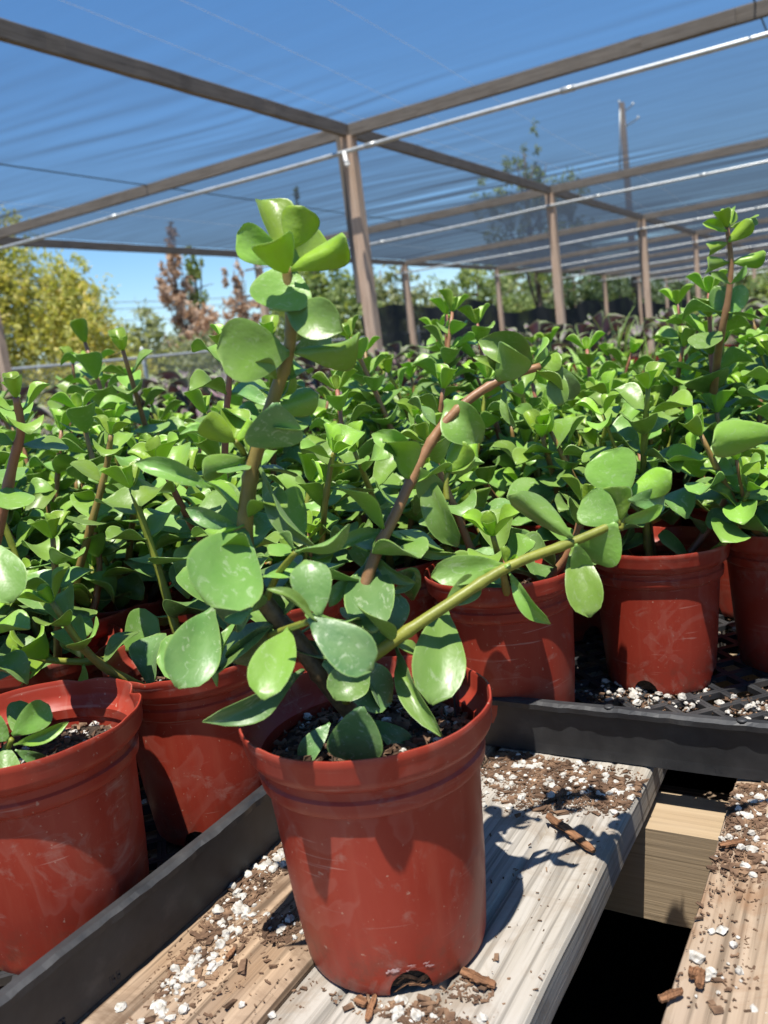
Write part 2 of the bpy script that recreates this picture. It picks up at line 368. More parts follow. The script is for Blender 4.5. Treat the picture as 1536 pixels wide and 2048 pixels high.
# water pipes hung across every row
PIPE_WHERE = ['nearest', 'second', 'third', 'fourth', 'fifth', 'sixth', 'seventh', 'eighth', 'last']
for ri, y in enumerate(YR):
    yy = y - 0.20 if ri == 0 else y - 0.0 - 0.06
    pts = []
    for i in range(33):
        x = XC[0] - 0.2 + (XC[2] - XC[0] + 0.4) * i / 32
        ph = ((x - XC[0]) / 4.56) % 1.0
        pts.append((x, yy + 0.012 * math.sin(x * 1.3 + ri), 2.705 - 0.010 * math.sin(math.pi * ph) + 0.004 * math.sin(x * 2.1 + ri * 2)))
    b = MB(); b.tube(pts, [0.0165] * 33, 10)
    t = thing('water_pipe', 'grey metal water pipe crossing the shade house, %s from the bench' % PIPE_WHERE[ri], 'pipe', (XC[0], yy, 2.7))
    TI = Matrix.Translation((-XC[0], -yy, -2.7))
    link('tube', b.mesh('tube', [MAT['pipe']], True), t, TI)
    for x in (-5.9, -1.6, -3.2 + 0.3 * (ri % 3)):
        c = MB(); p0 = min(pts, key=lambda p: abs(p[0] - x)); c.tube([(p0[0] - 0.045, p0[1], p0[2]), (p0[0] + 0.045, p0[1], p0[2])], [0.0205, 0.0205], 10)
        link('coupling', c.mesh('coupling', [MAT['pipe']], True), t, TI)
b = MB(); b.tube([(-3.42, 5.70, 2.69), (-3.415, 5.70, 2.63), (-3.40, 5.69, 2.60)], [0.012, 0.016, 0.022], 8); b.tube([(-3.40, 5.69, 2.60), (-3.40, 5.69, 2.575)], [0.022, 0.006], 8)
tag(link('sprinkler', b.mesh('sprinkler', [MAT['white']], True)), 'small white sprinkler hanging from the nearest pipe beside the big post', 'sprinkler')

# shade cloth: one sheet of netting per bay, creased across and lying on the timbers
cl = thing('shade_cloth', 'blue-looking see-through shade cloth stretched over the timber roof', 'shade cloth', (-3.52, 5.95, ROOF))
YB = [2.30] + YR
for ci in range(2):
    for ri in range(len(YB) - 1):
        x0, x1 = XC[ci], XC[ci + 1]; y0, y1 = YB[ri], YB[ri + 1]
        nx = 26 if ri < 4 else 14; ny = 130 if ri < 3 else 60
        v = []; f = []
        for j in range(ny + 1):
            for i in range(nx + 1):
                x = x0 + (x1 - x0) * i / nx; y = y0 + (y1 - y0) * j / ny
                u = i / nx; t_ = j / ny
                edge = min(1, 8 * min(t_, 1 - t_) + 0.0)
                env = max(0.0, noise.noise(Vector((x * 0.35, y * 0.42, 7 + ri))) * 2.2 + 0.35) + 0.08
                near = 0.35 + 1.2 * math.exp(-((1 - t_) * 2.2) ** 2)
                sl_ = y - x * 0.06 + 0.22 * noise.noise(Vector((x * 0.5, y * 0.6, 1.3)))
                wr = noise.noise(Vector((x * 0.40, sl_ * 3.2, 3.1))) * 0.013 + noise.noise(Vector((x * 0.62, sl_ * 7.3, 9.7))) * 0.0075 + max(0, noise.noise(Vector((x * 0.9, y * 0.9, 4.4)))) * noise.noise(Vector((x * 1.0, sl_ * 16, 19.7))) * 0.0042
                z = ROOF + 0.012 + wr * env * near * (0.35 + 0.65 * edge) + 0.03 * math.sin(math.pi * t_) * math.sin(math.pi * u)
                v.append((x, y, max(z, ROOF + 0.003)))
        for j in range(ny):
            for i in range(nx):
                a = j * (nx + 1) + i; f.append((a, a + 1, a + nx + 2, a + nx + 1))
        link('cloth_panel', mesh('cloth_panel', v, f, [MAT['net']], True), cl, Matrix.Translation((3.52, -5.95, -ROOF)))
for i, x in enumerate((-2.35, -2.85, -3.2, -6.6)):      # sewn seams of the cloth
    b = MB(); b.tube([(x - 0.03 * j + 0.05 * math.sin(j * 0.7 + i), 2.32 + j * 0.9, ROOF + 0.008) for j in range(24)], [0.0009] * 24, 5)
    link('seam', b.mesh('seam', [MAT['white']]), cl, Matrix.Translation((3.52, -5.95, -ROOF)))
for x in (-5.62, -0.64):
    b = MB(); b.tube([(x + 0.02 * math.sin(i), 2.3 + i * 1.1, ROOF - 0.004 - 0.012 * math.sin(i * 0.68) ** 2) for i in range(38)], [0.0055] * 38, 6)
    tag(link('support_cable', b.mesh('support_cable', [MAT['cable']], True)), 'dark cable running under the cloth %s the big post' % ('left of' if x < -3 else 'right of'), 'cable')

# chain link fence on the left side
fx = -9.1
fence = thing('chain_link_fence', 'wire mesh fence with grey top rail in front of the yellow-green bush', 'fence', (fx, 10, 0))
fi = Matrix.Translation((-fx, -10, 0))
b = MB(); b.tube([(fx, 3.5 + i, 1.60 + 0.006 * math.sin(i)) for i in range(26)], [0.021] * 26, 8)
link('top_rail', b.mesh('top_rail', [MAT['pipe']], True), fence, fi)
for y in (4.5, 9.0, 13.2, 17.5, 22):
    b = MB(); hh = 2.75 if y == 13.2 else 1.72
    b.tube([(fx - 0.05, y, 0), (fx - 0.05, y, hh), (fx - 0.05, y, hh + 0.03)], [0.03, 0.03, 0.012], 8); link('fence_post', b.mesh('fence_post', [MAT['pipe']], True), fence, fi)
b = MB(); st = 0.075; yy = 3.5
while yy < 28:
    for s in (-1, 1):
        a0 = Vector((fx, yy, 0.02)); b0 = Vector((fx, yy + s * 1.56, 1.58))
        b.bar(a0, b0, 0.0034, 0.0034)
    yy += st
o = link('wire_mesh', b.mesh('wire_mesh', [MAT['pipe']]), fence, fi); o['kind'] = 'stuff'

# dark netting screen hung along the far left side
sx = -8.35; v = []; f = []; N = 120
for i in range(N + 1):
    y = 13.6 + i * 0.26
    top = 2.0 + 0.10 * math.sin(i * 0.11 + 0.5) + 0.16 * max(0, 1 - abs(i - 17) / 7.0) + 0.08 * math.sin(i * 0.37) - 0.14 * max(0, 1 - i / 6.0)
    for k in range(9):
        z = 0.02 + (top - 0.02) * k / 8
        v.append((sx + 0.10 * math.sin(i * 0.5 + k * 0.35) + 0.05 * math.sin(i * 1.3 + k * 0.2), y, z))
for i in range(N):
    for k in range(8): a = i * 9 + k; f.append((a, a + 9, a + 10, a + 1))
tag(link('net_screen', mesh('net_screen', v, f, [MAT['screen']], True)), 'black netting screen hung behind the far posts', 'netting')

# ================================================================== TREES
def leaf_cloud(name, blobs, n, size, mat, seed, thin=1.0, hang=0.0):
    r = np.random.default_rng(seed); tot = sum(bb[3] * bb[4] * bb[5] for bb in blobs) ; V = []; T = []
    for (cx, cy, cz, rx, ry, rz, dens) in [(*bb, 1.0) if len(bb) == 6 else bb for bb in blobs]:
        k = max(30, int(n * rx * ry * rz / tot * dens))
        # twig clusters inside the blob, leaves around each twig
        kc = max(6, k // 22)
        d = r.normal(size=(kc, 3)); d /= np.linalg.norm(d, axis=1)[:, None]
        cl_ = d * (r.random((kc, 1)) ** 0.45) * np.array([rx, ry, rz]) * (1 + 0.18 * r.normal(size=(kc, 1)))
        idx = r.integers(0, kc, k); p = cl_[idx] + r.normal(size=(k, 3)) * np.array([rx, ry, rz]) * 0.085
        p += np.array([cx, cy, cz])
        a = r.normal(size=(k, 3)); a[:, 2] -= hang; a /= np.linalg.norm(a, axis=1)[:, None]
        bb_ = np.cross(a, r.normal(size=(k, 3))); bb_ /= np.linalg.norm(bb_, axis=1)[:, None]
        s = size * (0.6 + 0.8 * r.random((k, 1)))
        q = np.stack([p - a * s, p + bb_ * s * 0.32 * thin, p + a * s, p - bb_ * s * 0.32 * thin], 1)
        V.append(q.reshape(-1, 3)); tw = r.random(kc) * 0.55; T.append(np.repeat(np.clip(tw[idx] + r.random(k) * 0.45, 0, 1), 4))
    V = np.concatenate(V); T = np.concatenate(T); k = len(V) // 4
    m_ = bpy.data.meshes.new(name)
    m_.vertices.add(len(V)); m_.vertices.foreach_set('co', V.astype(np.float32).ravel())
    m_.loops.add(4 * k); m_.loops.foreach_set('vertex_index', np.arange(4 * k, dtype=np.int32))
    m_.polygons.add(k); m_.polygons.foreach_set('loop_start', np.arange(0, 4 * k, 4, dtype=np.int32))
    a_ = m_.attributes.new('tone', 'FLOAT', 'POINT'); a_.data.foreach_set('value', T.astype(np.float32))
    m_.materials.append(mat); m_.update(); m_.validate(); return m_
def tree(name, label, cat, x, y, blobs, n, size, mat, h, seed, tr=0.12, hang=0.0, thin=1.0):
    t = thing(name, label, cat, (x, y, 0)); r = random.Random(seed)
    b = MB()
    b.tube(spline([(0, 0, -0.1), (0.1 * tr * 5, 0.03, h * 0.3), (-0.1 * tr * 4, 0, h * 0.6), (0, 0, h * 0.95)], 10), [tr * (1 - 0.085 * i) for i in range(10)], 8)
    for i in range(9):
        z0 = h * (0.2 + 0.07 * i); a = i * 2.4 + r.random(); bb = blobs[i % len(blobs)]
        tx = bb[0] + math.cos(a) * bb[3] * 0.7; ty = bb[1] + math.sin(a) * bb[4] * 0.7; tz = max(z0 + 0.1, bb[2] + bb[5] * 0.3 * r.uniform(-1, 1))
        b.tube(spline([(0, 0, z0), (tx * 0.45, ty * 0.45, z0 + (tz - z0) * 0.65), (tx, ty, tz)], 6), [tr * 0.45 * (1 - 0.15 * q) for q in range(6)], 5)
    link('trunk', b.mesh('trunk', [MAT['trunk']], True), t)
    o = link('crown', leaf_cloud('crown', blobs, n, size, mat, seed, thin, hang), t); o['kind'] = 'stuff'
    return t
def tpos(px, d): p = at(px, 700, d); return p.x, p.y

x, y = tpos(-40, 14.5); tree('willow_bush', 'tall yellow-green bushy tree behind the fence, nearest the left post', 'tree', x, y,
    [(0, 0, 2.3, 1.1, 1.1, 1.7), (-0.7, -0.5, 1.2, 1.0, 1.0, 1.2), (0.5, 0.4, 3.2, 0.75, 0.75, 1.15), (-0.3, 0, 4.0, 0.5, 0.5, 0.7)], 26000, 0.058, MAT['tree_yellow'], 4.4, 1, 0.09, 0.6)
x, y = tpos(165, 14.5); tree('willow_bush', 'rounded golden-green bush right of the tall bushy tree', 'tree', x, y,
    [(0, 0, 1.9, 0.75, 0.8, 1.35), (0.4, 0.2, 1.0, 0.9, 0.9, 1.0), (-0.45, 0, 2.6, 0.6, 0.6, 0.8), (0.05, 0, 2.9, 0.42, 0.42, 0.6)], 22000, 0.055, MAT['tree_yellow'], 3.1, 2, 0.07, 0.6)
x, y = tpos(285, 19); tree('scrub_bush', 'low dull green shrub behind the metal fence post', 'shrub', x, y,
    [(0, 0, 1.4, 1.2, 1.2, 1.4), (1.1, 0.5, 1.1, 1.1, 1.1, 1.2), (-0.8, 0, 0.9, 1.0, 1.0, 0.9), (0.2, 0, 2.4, 0.5, 0.5, 0.5)], 9000, 0.09, MAT['tree_grey'], 2.4, 3, 0.06)
x, y = tpos(375, 27); tree('dead_conifer', 'tall dead brown conifer rising to the roof edge', 'tree', x, y,
    [(0, 0, 5.0, 0.42, 0.42, 1.1), (-0.15, 0, 3.7, 0.65, 0.65, 1.0), (0.35, 0.2, 2.6, 0.85, 0.85, 1.1), (0.0, 0, 1.4, 1.2, 1.2, 1.2)], 8000, 0.10, MAT['tree_dead'], 5.8, 4, 0.10)
x, y = tpos(412, 30); tree('slender_tree', 'thin green tree just right of the tall dead conifer', 'tree', x, y,
    [(0.1, 0, 5.1, 0.35, 0.35, 0.8), (0, 0, 3.7, 0.35, 0.35, 0.9), (0.3, 0, 2.4, 0.6, 0.6, 1.0)], 2400, 0.11, MAT['tree_green'], 5.6, 5, 0.07)
x, y = tpos(492, 27); tree('dead_conifer', 'smaller dead brown conifer left of the main stem', 'tree', x, y,
    [(0, 0, 3.9, 0.45, 0.45, 0.75), (0.15, 0, 2.9, 0.65, 0.65, 0.9), (0, 0, 1.5, 1.2, 1.2, 1.3)], 5000, 0.10, MAT['tree_dead'], 4.6, 6, 0.09)
x, y = tpos(455, 24); tree('scrub_bush', 'grey-green scrub between the two dead conifers', 'shrub', x, y,
    [(0, 0, 1.3, 1.6, 1.2, 1.1), (1.2, 0, 1.0, 1.2, 1.2, 1.1), (-1.2, 0, 1.2, 1.2, 1, 1.1)], 8000, 0.10, MAT['tree_grey'], 2.0, 7, 0.06)
for i, (px, d, hh, wdt, mt, lab) in enumerate([
        (650, 24, 4.3, 1.3, 'tree_green', 'leafy green tree just left of the big post'),
        (780, 30, 4.3, 1.6, 'tree_grey', 'pale green tree between the big post and the next post'),
        (970, 34, 4.4, 2.2, 'tree_green', 'broad green tree behind the black netting screen'),
        (1075, 40, 4.7, 2.0, 'tree_grey', 'pale tree left of the second tall post'),
        (1160, 38, 4.2, 2.2, 'tree_dark', 'dark tree right of the second tall post'),
        (1250, 44, 4.4, 2.4, 'tree_dark', 'dark tree left of the third tall post'),
        (1370, 48, 4.6, 2.6, 'tree_dark', 'dark tree right of the third tall post'),
        (1500, 50, 4.8, 2.6, 'tree_green', 'green tree at the far end of the shade house')]):
    x, y = tpos(px, d); r = random.Random(i)
    tree('leafy_tree', lab, 'tree', x, y, [(0, 0, hh * 0.62, wdt, wdt, hh * 0.34), (wdt * 0.6, 0, hh * 0.36, wdt * 0.8, wdt, hh * 0.35), (-wdt * 0.7, 0.2, hh * 0.42, wdt * 0.75, wdt, hh * 0.36), (0.2, 0, hh * 0.2, wdt * 1.2, wdt, hh * 0.2), (-0.2 * wdt, 0, hh * 0.85, wdt * 0.5, wdt * 0.5, hh * 0.18)], 7000, 0.14, MAT[mt], hh, 30 + i, 0.12, 0.4)
x, y = tpos(1085, 26); tree('leafy_tree', 'tall feathery tree seen through the shade cloth', 'tree', x, y,
    [(0.1, 0, 6.0, 0.7, 0.7, 1.2), (-0.7, 0, 5.0, 1.0, 0.9, 1.1), (0.9, 0, 4.8, 1.0, 0.9, 1.1), (0, 0, 3.8, 1.7, 1.3, 1.2)], 3600, 0.10, MAT['tree_green'], 6.8, 51, 0.11, 0.8)
x, y = tpos(634, 30); tree('leafy_tree', 'dark slender tree seen through the cloth left of the big post', 'tree', x, y,
    [(0, 0, 6.2, 0.25, 0.25, 0.9), (0, 0, 5.0, 0.4, 0.4, 1.0), (0, 0, 3.6, 0.6, 0.6, 1.2)], 2500, 0.11, MAT['tree_dark'], 7.0, 52, 0.09)

# distant wood behind everything, reads as one mass
bl = []
r = random.Random(9)
for i in range(46):
    a = rad(-4 + i * 1.6); d = 85 + r.uniform(-12, 12)
    bl.append((-math.sin(a) * d, math.cos(a) * d, 1.8 + r.uniform(-0.4, 0.6), 3.6, 3.6, 2.4 + r.uniform(-0.6, 0.7)))
o = link('far_wood', leaf_cloud('far_wood', bl, 26000, 0.34, MAT['tree_grey'], 77)); tag(o, 'distant hazy line of trees along the horizon', 'trees', kind='stuff')

# utility pole and power lines
p = at(1250, 300, 40); px_, py_ = p.x, p.y; ztop = at(1240, 210, 40).z
up = thing('utility_pole', 'brown wooden utility pole seen through the shade cloth', 'utility pole', (px_, py_, 0))
b = MB(); b.tube([(0, 0, -0.2), (0, 0, ztop)], [0.19, 0.13], 10); link('pole', b.mesh('pole', [MAT['trunk']], True), up)
for dz, dx in ((-0.25, 0.55), (-0.9, 0.75), (0.0, -0.12)):
    b = MB(); b.tube([(0, 0, ztop + dz - 0.2), (dx * 0.8, 0.0, ztop + dz), (dx, 0, ztop + dz + 0.12)], [0.03, 0.03, 0.06], 6); link('insulator_arm', b.mesh('insulator_arm', [MAT['pipe']], True), up)
b = MB(); b.tube([(-0.05, -0.17, ztop - 0.3), (-0.3, -0.1, ztop - 3.3)], [0.035, 0.05], 6); link('conduit', b.mesh('conduit', [MAT['pipe']], True), up)
for i, (ya, yb, lab) in enumerate([(583, 578, 'upper'), (596, 592, 'middle'), (618, 616, 'lowest')]):
    a = at(-250, ya + 14, 75); c = at(800, yb - 10, 75); b = MB()
    b.tube([a.lerp(c, k / 20) - Vector((0, 0, 0.9 * math.sin(math.pi * k / 20))) for k in range(21)], [0.03] * 21, 5)
    tag(link('power_line', b.mesh('power_line', [MAT['cable']])), '%s of three thin power lines above the distant shrubs' % lab, 'power line', 'power lines')

# ================================================================== PALLETS
ZB = 0.80
PL = 1.22
planks = [(-0.5655, 0.145, 'wood_tan'), (-0.4145, 0.143, 'wood_brown'), (-0.2645, 0.149, 'wood_pale'), (-0.045, 0.150, 'wood_tan'), (0.125, 0.14, 'wood_brown'), (0.30, 0.15, 'wood_pale')]
def crackB(x, y):                     # long drying cracks in the pale plank
    c = 0.0
    xc = 0.004 + 0.012 * math.sin(y * 2.3 + 0.4)
    if 0.35 < y < 1.0: c -= 0.006 * math.exp(-((x - xc) / 0.0022) ** 2)
    c -= 0.0035 * math.exp(-((x + 0.045 - 0.006 * math.sin(y * 5)) / 0.002) ** 2) * (1 if 0.15 < y < 0.55 else 0)
    c -= 0.002 * math.exp(-((x - 0.043 - 0.004 * math.sin(y * 7)) / 0.0016) ** 2) * (1 if 0.3 < y < 0.9 else 0)
    return c
def crackA(x, y):
    c = -0.004 * math.exp(-((x - 0.028 - 0.008 * math.sin(y * 4)) / 0.003) ** 2) * (1 if 0.3 < y < 0.72 else 0)
    c -= 0.010 * max(0, (x - 0.045) / 0.027) * (0.5 + 0.5 * math.sin(y * 9)) * (1 if y < 0.66 else 0)
    return c
def crackC(x, y): return -0.004 * math.exp(-((x - 0.012 - 0.012 * math.sin(y * 3)) / 0.003) ** 2) * (1 if 0.4 < y < 0.75 else 0) + 0.0012 * math.sin(x * 60 + y * 4)
def pallet(x0, y0, near, label, copies=None):
    t = thing('wooden_pallet', label, 'pallet', (x0, y0, ZB), 0, 'pallets carrying the potted plants')
    for i, (cx, wd, mt) in enumerate(planks):
        if near:
            fine = i in (1, 2, 3)
            me = board_mesh('plank', PL, wd, 0.036, MAT[mt], 44 if fine else 8, 130 if fine else 30, 0.0011, 0.005, 60 + i, (None, crackA, crackB, crackC, None, None)[i])
            PMESH.append(me)
        else: me = PMESH[i]
        link('plank', me, t, Matrix.Translation((cx, 0, 0)))
    for k, yy in enumerate((0.04, 0.758, 1.12)):
        o = link('stringer', STR, t, Matrix.Translation((-0.64, yy, -0.040)) @ Matrix.Rotation(rad(-90), 4, 'Z'))
    for k, yy in enumerate((0.10, 0.5, 0.95)):
        o = link('lower_board', LOW, t, Matrix.Translation((0.38, yy, -0.132)) @ Matrix.Rotation(rad(90), 4, 'Z'))
    return t
PMESH = []
# notched stringer, 64 mm thick, 90 mm deep, running along X
def stringer_mesh():
    xs_ = [0.0]; L = 1.02; zb = lambda x: -0.09
    prof = []; N = 102
    for i in range(N + 1):
        x = L * i / N; d = 0.0
        for n0 in (0.03, 0.490):
            u = (x - n0) / 0.25
            if 0 <= u <= 1: d = max(d, 0.040 * min(1, (min(u, 1 - u) * 9)) ** 0.4)
        prof.append((x, -0.09 + d))
    v = []; f = []
    for yy in (0.0, 0.064):
        for x, z in prof: v.append((x, yy, z + 0.0012 * noise.noise(Vector((x * 40, yy * 9, 0)))))
        for x, z in prof: v.append((x, yy, 0.0))
    n = N + 1
    for i in range(N):
        f.append((i, i + 1, n + i + 1, n + i)); f.append((2 * n + i + 1, 2 * n + i, 3 * n + i, 3 * n + i + 1))
        f.append((n + i, n + i + 1, 3 * n + i + 1, 3 * n + i)); f.append((i + 1, i, 2 * n + i, 2 * n + i + 1))
    f.append((0, n, 3 * n, 2 * n)); f.append((n - 1, 3 * n - 1, 4 * n - 1, 2 * n - 1))
    return v, f
sv, sf = stringer_mesh()
# grain of the wood material runs along local Y, so the stringer is built along Y and turned
STR = mesh('stringer', [(-y_, x_, z_) for x_, y_, z_ in sv], sf, [MAT['wood_new']])
LOW = board_mesh('lower_board', 1.0, 0.10, 0.018, MAT['wood_brown'], 3, 20, 0.0015, 0.003, 71)
pallet(0, -0.08, True, 'weathered wooden pallet under the front pot, with a gap between its planks')
side = board_mesh('side_board', 0.62, 0.020, 0.10, MAT['wood_brown'], 2, 24, 0.0015, 0.003, 73)
PB = [(0, 1.18), (0, 2.44), (-1.06, -0.08), (-1.06, 1.18), (-1.06, 2.44), (-2.12, -0.08), (-2.12, 1.18)]
for i, (x, y) in enumerate(PB): pallet(x, y, False, 'wooden pallet hidden under the crowded pots')
for (x, y) in [(0, -0.08)] + PB:      # stacked pallets below carry the top layer
    t = thing('pallet_stack', 'dark timber base under the pallet holding the pots', 'pallet stack', (x, y, 0), 0, 'timber bases under the pallets')
    b = MB()
    for sx_ in (-0.60, -0.12, 0.36):
        b.box(sx_ - 0.04, 0.0, 0.03, sx_ + 0.04, 1.2, 0.645)
    link('base_post', b.mesh('base_post', [MAT['wood_brown']]), t)
    b = MB(); b.box(-0.64, 0.002, 0.40, 0.40, 1.198, 0.41); link('shelf', b.mesh('shelf', [MAT['mat']]), t)

# ================================================================== MESH TRAYS
TW, TD, TH = 0.455, 0.455, 0.052
def tray_parts():
    out = {}
    b = MB(); st = 0.0455; zf = 0.006
    def clip(a, c):
        # clip the diagonal to the tray square
        t0, t1 = 0.0, 1.0; d = c - a
        for ax in (0, 1):
            for s, lim in ((-1, 0.0), (1, TW)):
                p = s * d[ax]; q = s * lim - s * a[ax] if s > 0 else a[ax] - lim
                if abs(p) < 1e-9:
                    if q < 0: return None
                else:
                    r_ = q / p
                    if p < 0: t0 = max(t0, r_)
                    else: t1 = min(t1, r_)
        if t0 >= t1 - 1e-3: return None
        return a + d * t0, a + d * t1
    k = -TW
    while k < TW * 2:
        for sgn in (1, -1):
            for off in (-0.0028, 0.0028):
                a = Vector((k + off, -0.001, zf + (0.0004 if sgn > 0 else 0))); c = Vector((k + off + sgn * TW * 1.0, TW, zf + (0.0004 if sgn > 0 else 0)))
                if sgn < 0: a.x += 0; 
                q = clip(a, c)
                if q: b.bar(q[0], q[1], 0.0036, 0.006)
            q = clip(Vector((k, 0, zf - 0.001)), Vector((k + sgn * TW, TW, zf - 0.001)))
            if q: b.bar(q[0], q[1], 0.006, 0.003)
        k += st
    out['lattice'] = b.mesh('lattice', [MAT['tray']])
    # wall: a ribboned strip with a rolled lip, worn along its edge; built along local X
    prof = [(0.0, 0.0), (0.0, 0.010), (-0.0012, 0.030), (-0.002, TH - 0.006), (-0.007, TH - 0.005), (-0.0075, TH), (-0.003, TH + 0.002), (0.003, TH + 0.002), (0.0045, TH - 0.002), (0.003, TH - 0.006), (0.0025, 0.02), (0.003, 0.0)]
    for wn in range(3):
        v = []; f = []; N = 90; n = len(prof)
        for i in range(N + 1):
            x = TW * i / N
            for k, (py, pz) in enumerate(prof):
                lip = k in (4, 5, 6)
                chip = 0.0020 * max(0, noise.noise(Vector((x * 60, wn * 9.1, k * 0.2))) + 0.15) if k in (4, 5) else 0
                v.append((x, py + chip - 0.002 * math.sin(math.pi * i / N) + 0.0012 * noise.noise(Vector((x * 9, wn, 0))), pz + 0.0004 * noise.noise(Vector((x * 14, wn * 3, 0))) + (0.0008 * noise.noise(Vector((x * 90, wn, 4))) if lip else 0)))
        for i in range(N):
            for k in range(n):
                a = i * n + k; c = i * n + (k + 1) % n; f.append((a, c, c + n, a + n))
        f.append(tuple(range(n))); f.append(tuple(N * n + k for k in range(n - 1, -1, -1)))
        out['wall%d' % wn] = mesh('tray_wall', v, f, [MAT['tray']])
    b = MB()
    for i in range(7):
        a = 2 * math.pi * i / 7
    b.tube([(0, 0, 0), (0, 0, 0.0016), (0, 0, 0.0022)], [0.0045, 0.0045, 0.003], 10)
    out['peg'] = b.mesh('moulding_peg', [MAT['tray']], True)
    return out
TP = tray_parts()
def tray(x, y, label, group='black mesh trays holding the red pots', rz=0.0, pegs=True):
    t = thing('mesh_tray', label, 'tray', (x, y, ZB + 0.0015), rz, group)
    link('lattice', TP['lattice'], t)
    for k in range(4):
        Mx = Matrix.Translation((TW / 2, TD / 2, 0)) @ Matrix.Rotation(rad(90 * k), 4, 'Z') @ Matrix.Translation((-TW / 2, -TD / 2, 0))
        wl = link('tray_wall', TP['wall%d' % (k % 3)], t, Mx)
        for q in ((0.10, 0.228, 0.34) if pegs else ()): link('moulding_peg', TP['peg'], wl, Matrix.Translation((q, -0.0025, TH + 0.0015)))
    return t
tray(-0.9085, 0.232, 'black mesh tray left of the front pot, its side wall along the plank', pegs=False)
tray(-0.452, 0.712, 'black mesh tray behind the front pot, its wall crossing the plank gap')
for (x, y) in [(0.01, 0.714), (-0.915, 0.695), (-1.378, 0.24), (-1.378, 0.70), (-0.915, 1.16), (-0.452, 1.175), (0.01, 1.178), (-1.378, 1.165), (-1.842, 0.7), (-1.842, 1.165), (-0.452, 1.64), (-0.915, 1.625), (-1.378, 1.63), (-0.452, 2.1), (-0.915, 2.09), (-1.842, 1.63), (0.01, 1.64), (-1.378, 2.09)]:
    tray(x, y, 'black mesh tray hidden under the crowded rows of pots', 'black mesh trays hidden under the crowd')

# ================================================================== POTS
PH, PR = 0.170, 0.0825
def pot_mesh(seed, hole_as=(), dent=1.0):
    outer = [(0.0570, 0.0), (0.0606, 0.0015), (0.0618, 0.006), (0.0622, 0.010), (0.0628, 0.016), (0.0635, 0.023), (0.0643, 0.031), (0.0663, 0.055), (0.0682, 0.090), (0.0697, 0.115), (0.0703, 0.1240), (0.0704, 0.1275),
             (0.0728, 0.1290), (0.0742, 0.1305), (0.0748, 0.1345), (0.0751, 0.1385), (0.0732, 0.1402), (0.0733, 0.1455), (0.0768, 0.1478), (0.0790, 0.1500), (0.0806, 0.1525), (0.0815, 0.1555), (0.0818, 0.1625), (0.0826, 0.1650), (0.0830, 0.1685), (0.0826, 0.1700)]
    inner = [(0.0815, 0.1700), (0.0806, 0.1680), (0.0803, 0.1580), (0.0790, 0.1550), (0.0765, 0.1515), (0.0722, 0.1470), (0.0720, 0.1395), (0.0734, 0.1380), (0.0728, 0.1305), (0.0693, 0.1280), (0.0690, 0.1200), (0.0670, 0.075), (0.0632, 0.030), (0.0610, 0.012), (0.0590, 0.0035), (0.0, 0.0030)]
    prof = outer + inner; n = len(prof); S = 84; v = []; f = []
    r = random.Random(seed); kinks = [(r.uniform(0, 6.28), r.uniform(0.08, 0.22), r.uniform(-0.0055, 0.0045) * dent) for _ in range(6)]
    oval = r.uniform(-0.014, 0.014); ph = r.uniform(0, 3)
    no = len(outer)
    for s in range(S):
        a = 2 * math.pi * s / S
        for k, (rr, z) in enumerate(prof):
            lip = max(0.0, (z - 0.148) / 0.022)
            q = 1 + oval * math.cos(2 * a + ph) * (z / PH)
            dr = 0; dz = 0
            for (ka, kw, kd) in kinks:
                da = (a - ka + math.pi) % (2 * math.pi) - math.pi
                g = math.exp(-(da / kw) ** 2); dr += kd * g * lip; dz -= abs(kd) * 0.45 * g * lip
            dr += 0.0007 * noise.noise(Vector((math.cos(a) * 3, math.sin(a) * 3, z * 20 + seed))) * (0.4 + lip)
            dz += 0.0006 * noise.noise(Vector((math.cos(a) * 5, math.sin(a) * 5, seed))) * lip
            R_ = rr * q + dr
            v.append([R_ * math.cos(a), R_ * math.sin(a), z + dz])
    dead = set()
    for ha in hole_as:
        for s in range(S):
            a = 2 * math.pi * s / S; da = (a - ha + math.pi) % (2 * math.pi) - math.pi
            for k in range(n):
                rr, z = prof[k]
                if z > 0.05 or k == n - 1: continue
                ex = da * 0.062 / 0.0140; ez = (z - 0.001) / 0.0175
                rho = math.hypot(ex, ez)
                if rho < 0.75: dead.add(s * n + k)
                elif rho < 1.25 and rho > 0.001:
                    g = 1.0 / rho; na = ha + da * g
                    R_ = math.hypot(v[s * n + k][0], v[s * n + k][1]); v[s * n + k] = [R_ * math.cos(na), R_ * math.sin(na), 0.001 + (z - 0.001) * g]
    for s in range(S):
        s2 = (s + 1) % S
        for k in range(n - 1):
            q = (s * n + k, s2 * n + k, s2 * n + k + 1, s * n + k + 1)
            if any(i in dead for i in q): continue
            f.append(q)
    me = mesh('pot', v, f, [MAT['pot']], True); me.set_sharp_from_angle(angle=rad(38))
    return me
HOLES = [rad(-98 + 90 * k) for k in range(4)]
POTS = [pot_mesh(100 + i, [h + i * 0.5 for h in HOLES], (0.6, 1.35, 1.0, 0.8, 1.1)[i]) for i in range(5)]
MAINPOT = pot_mesh(200, [rad(-52), rad(38), rad(128), rad(218)], 0.35)
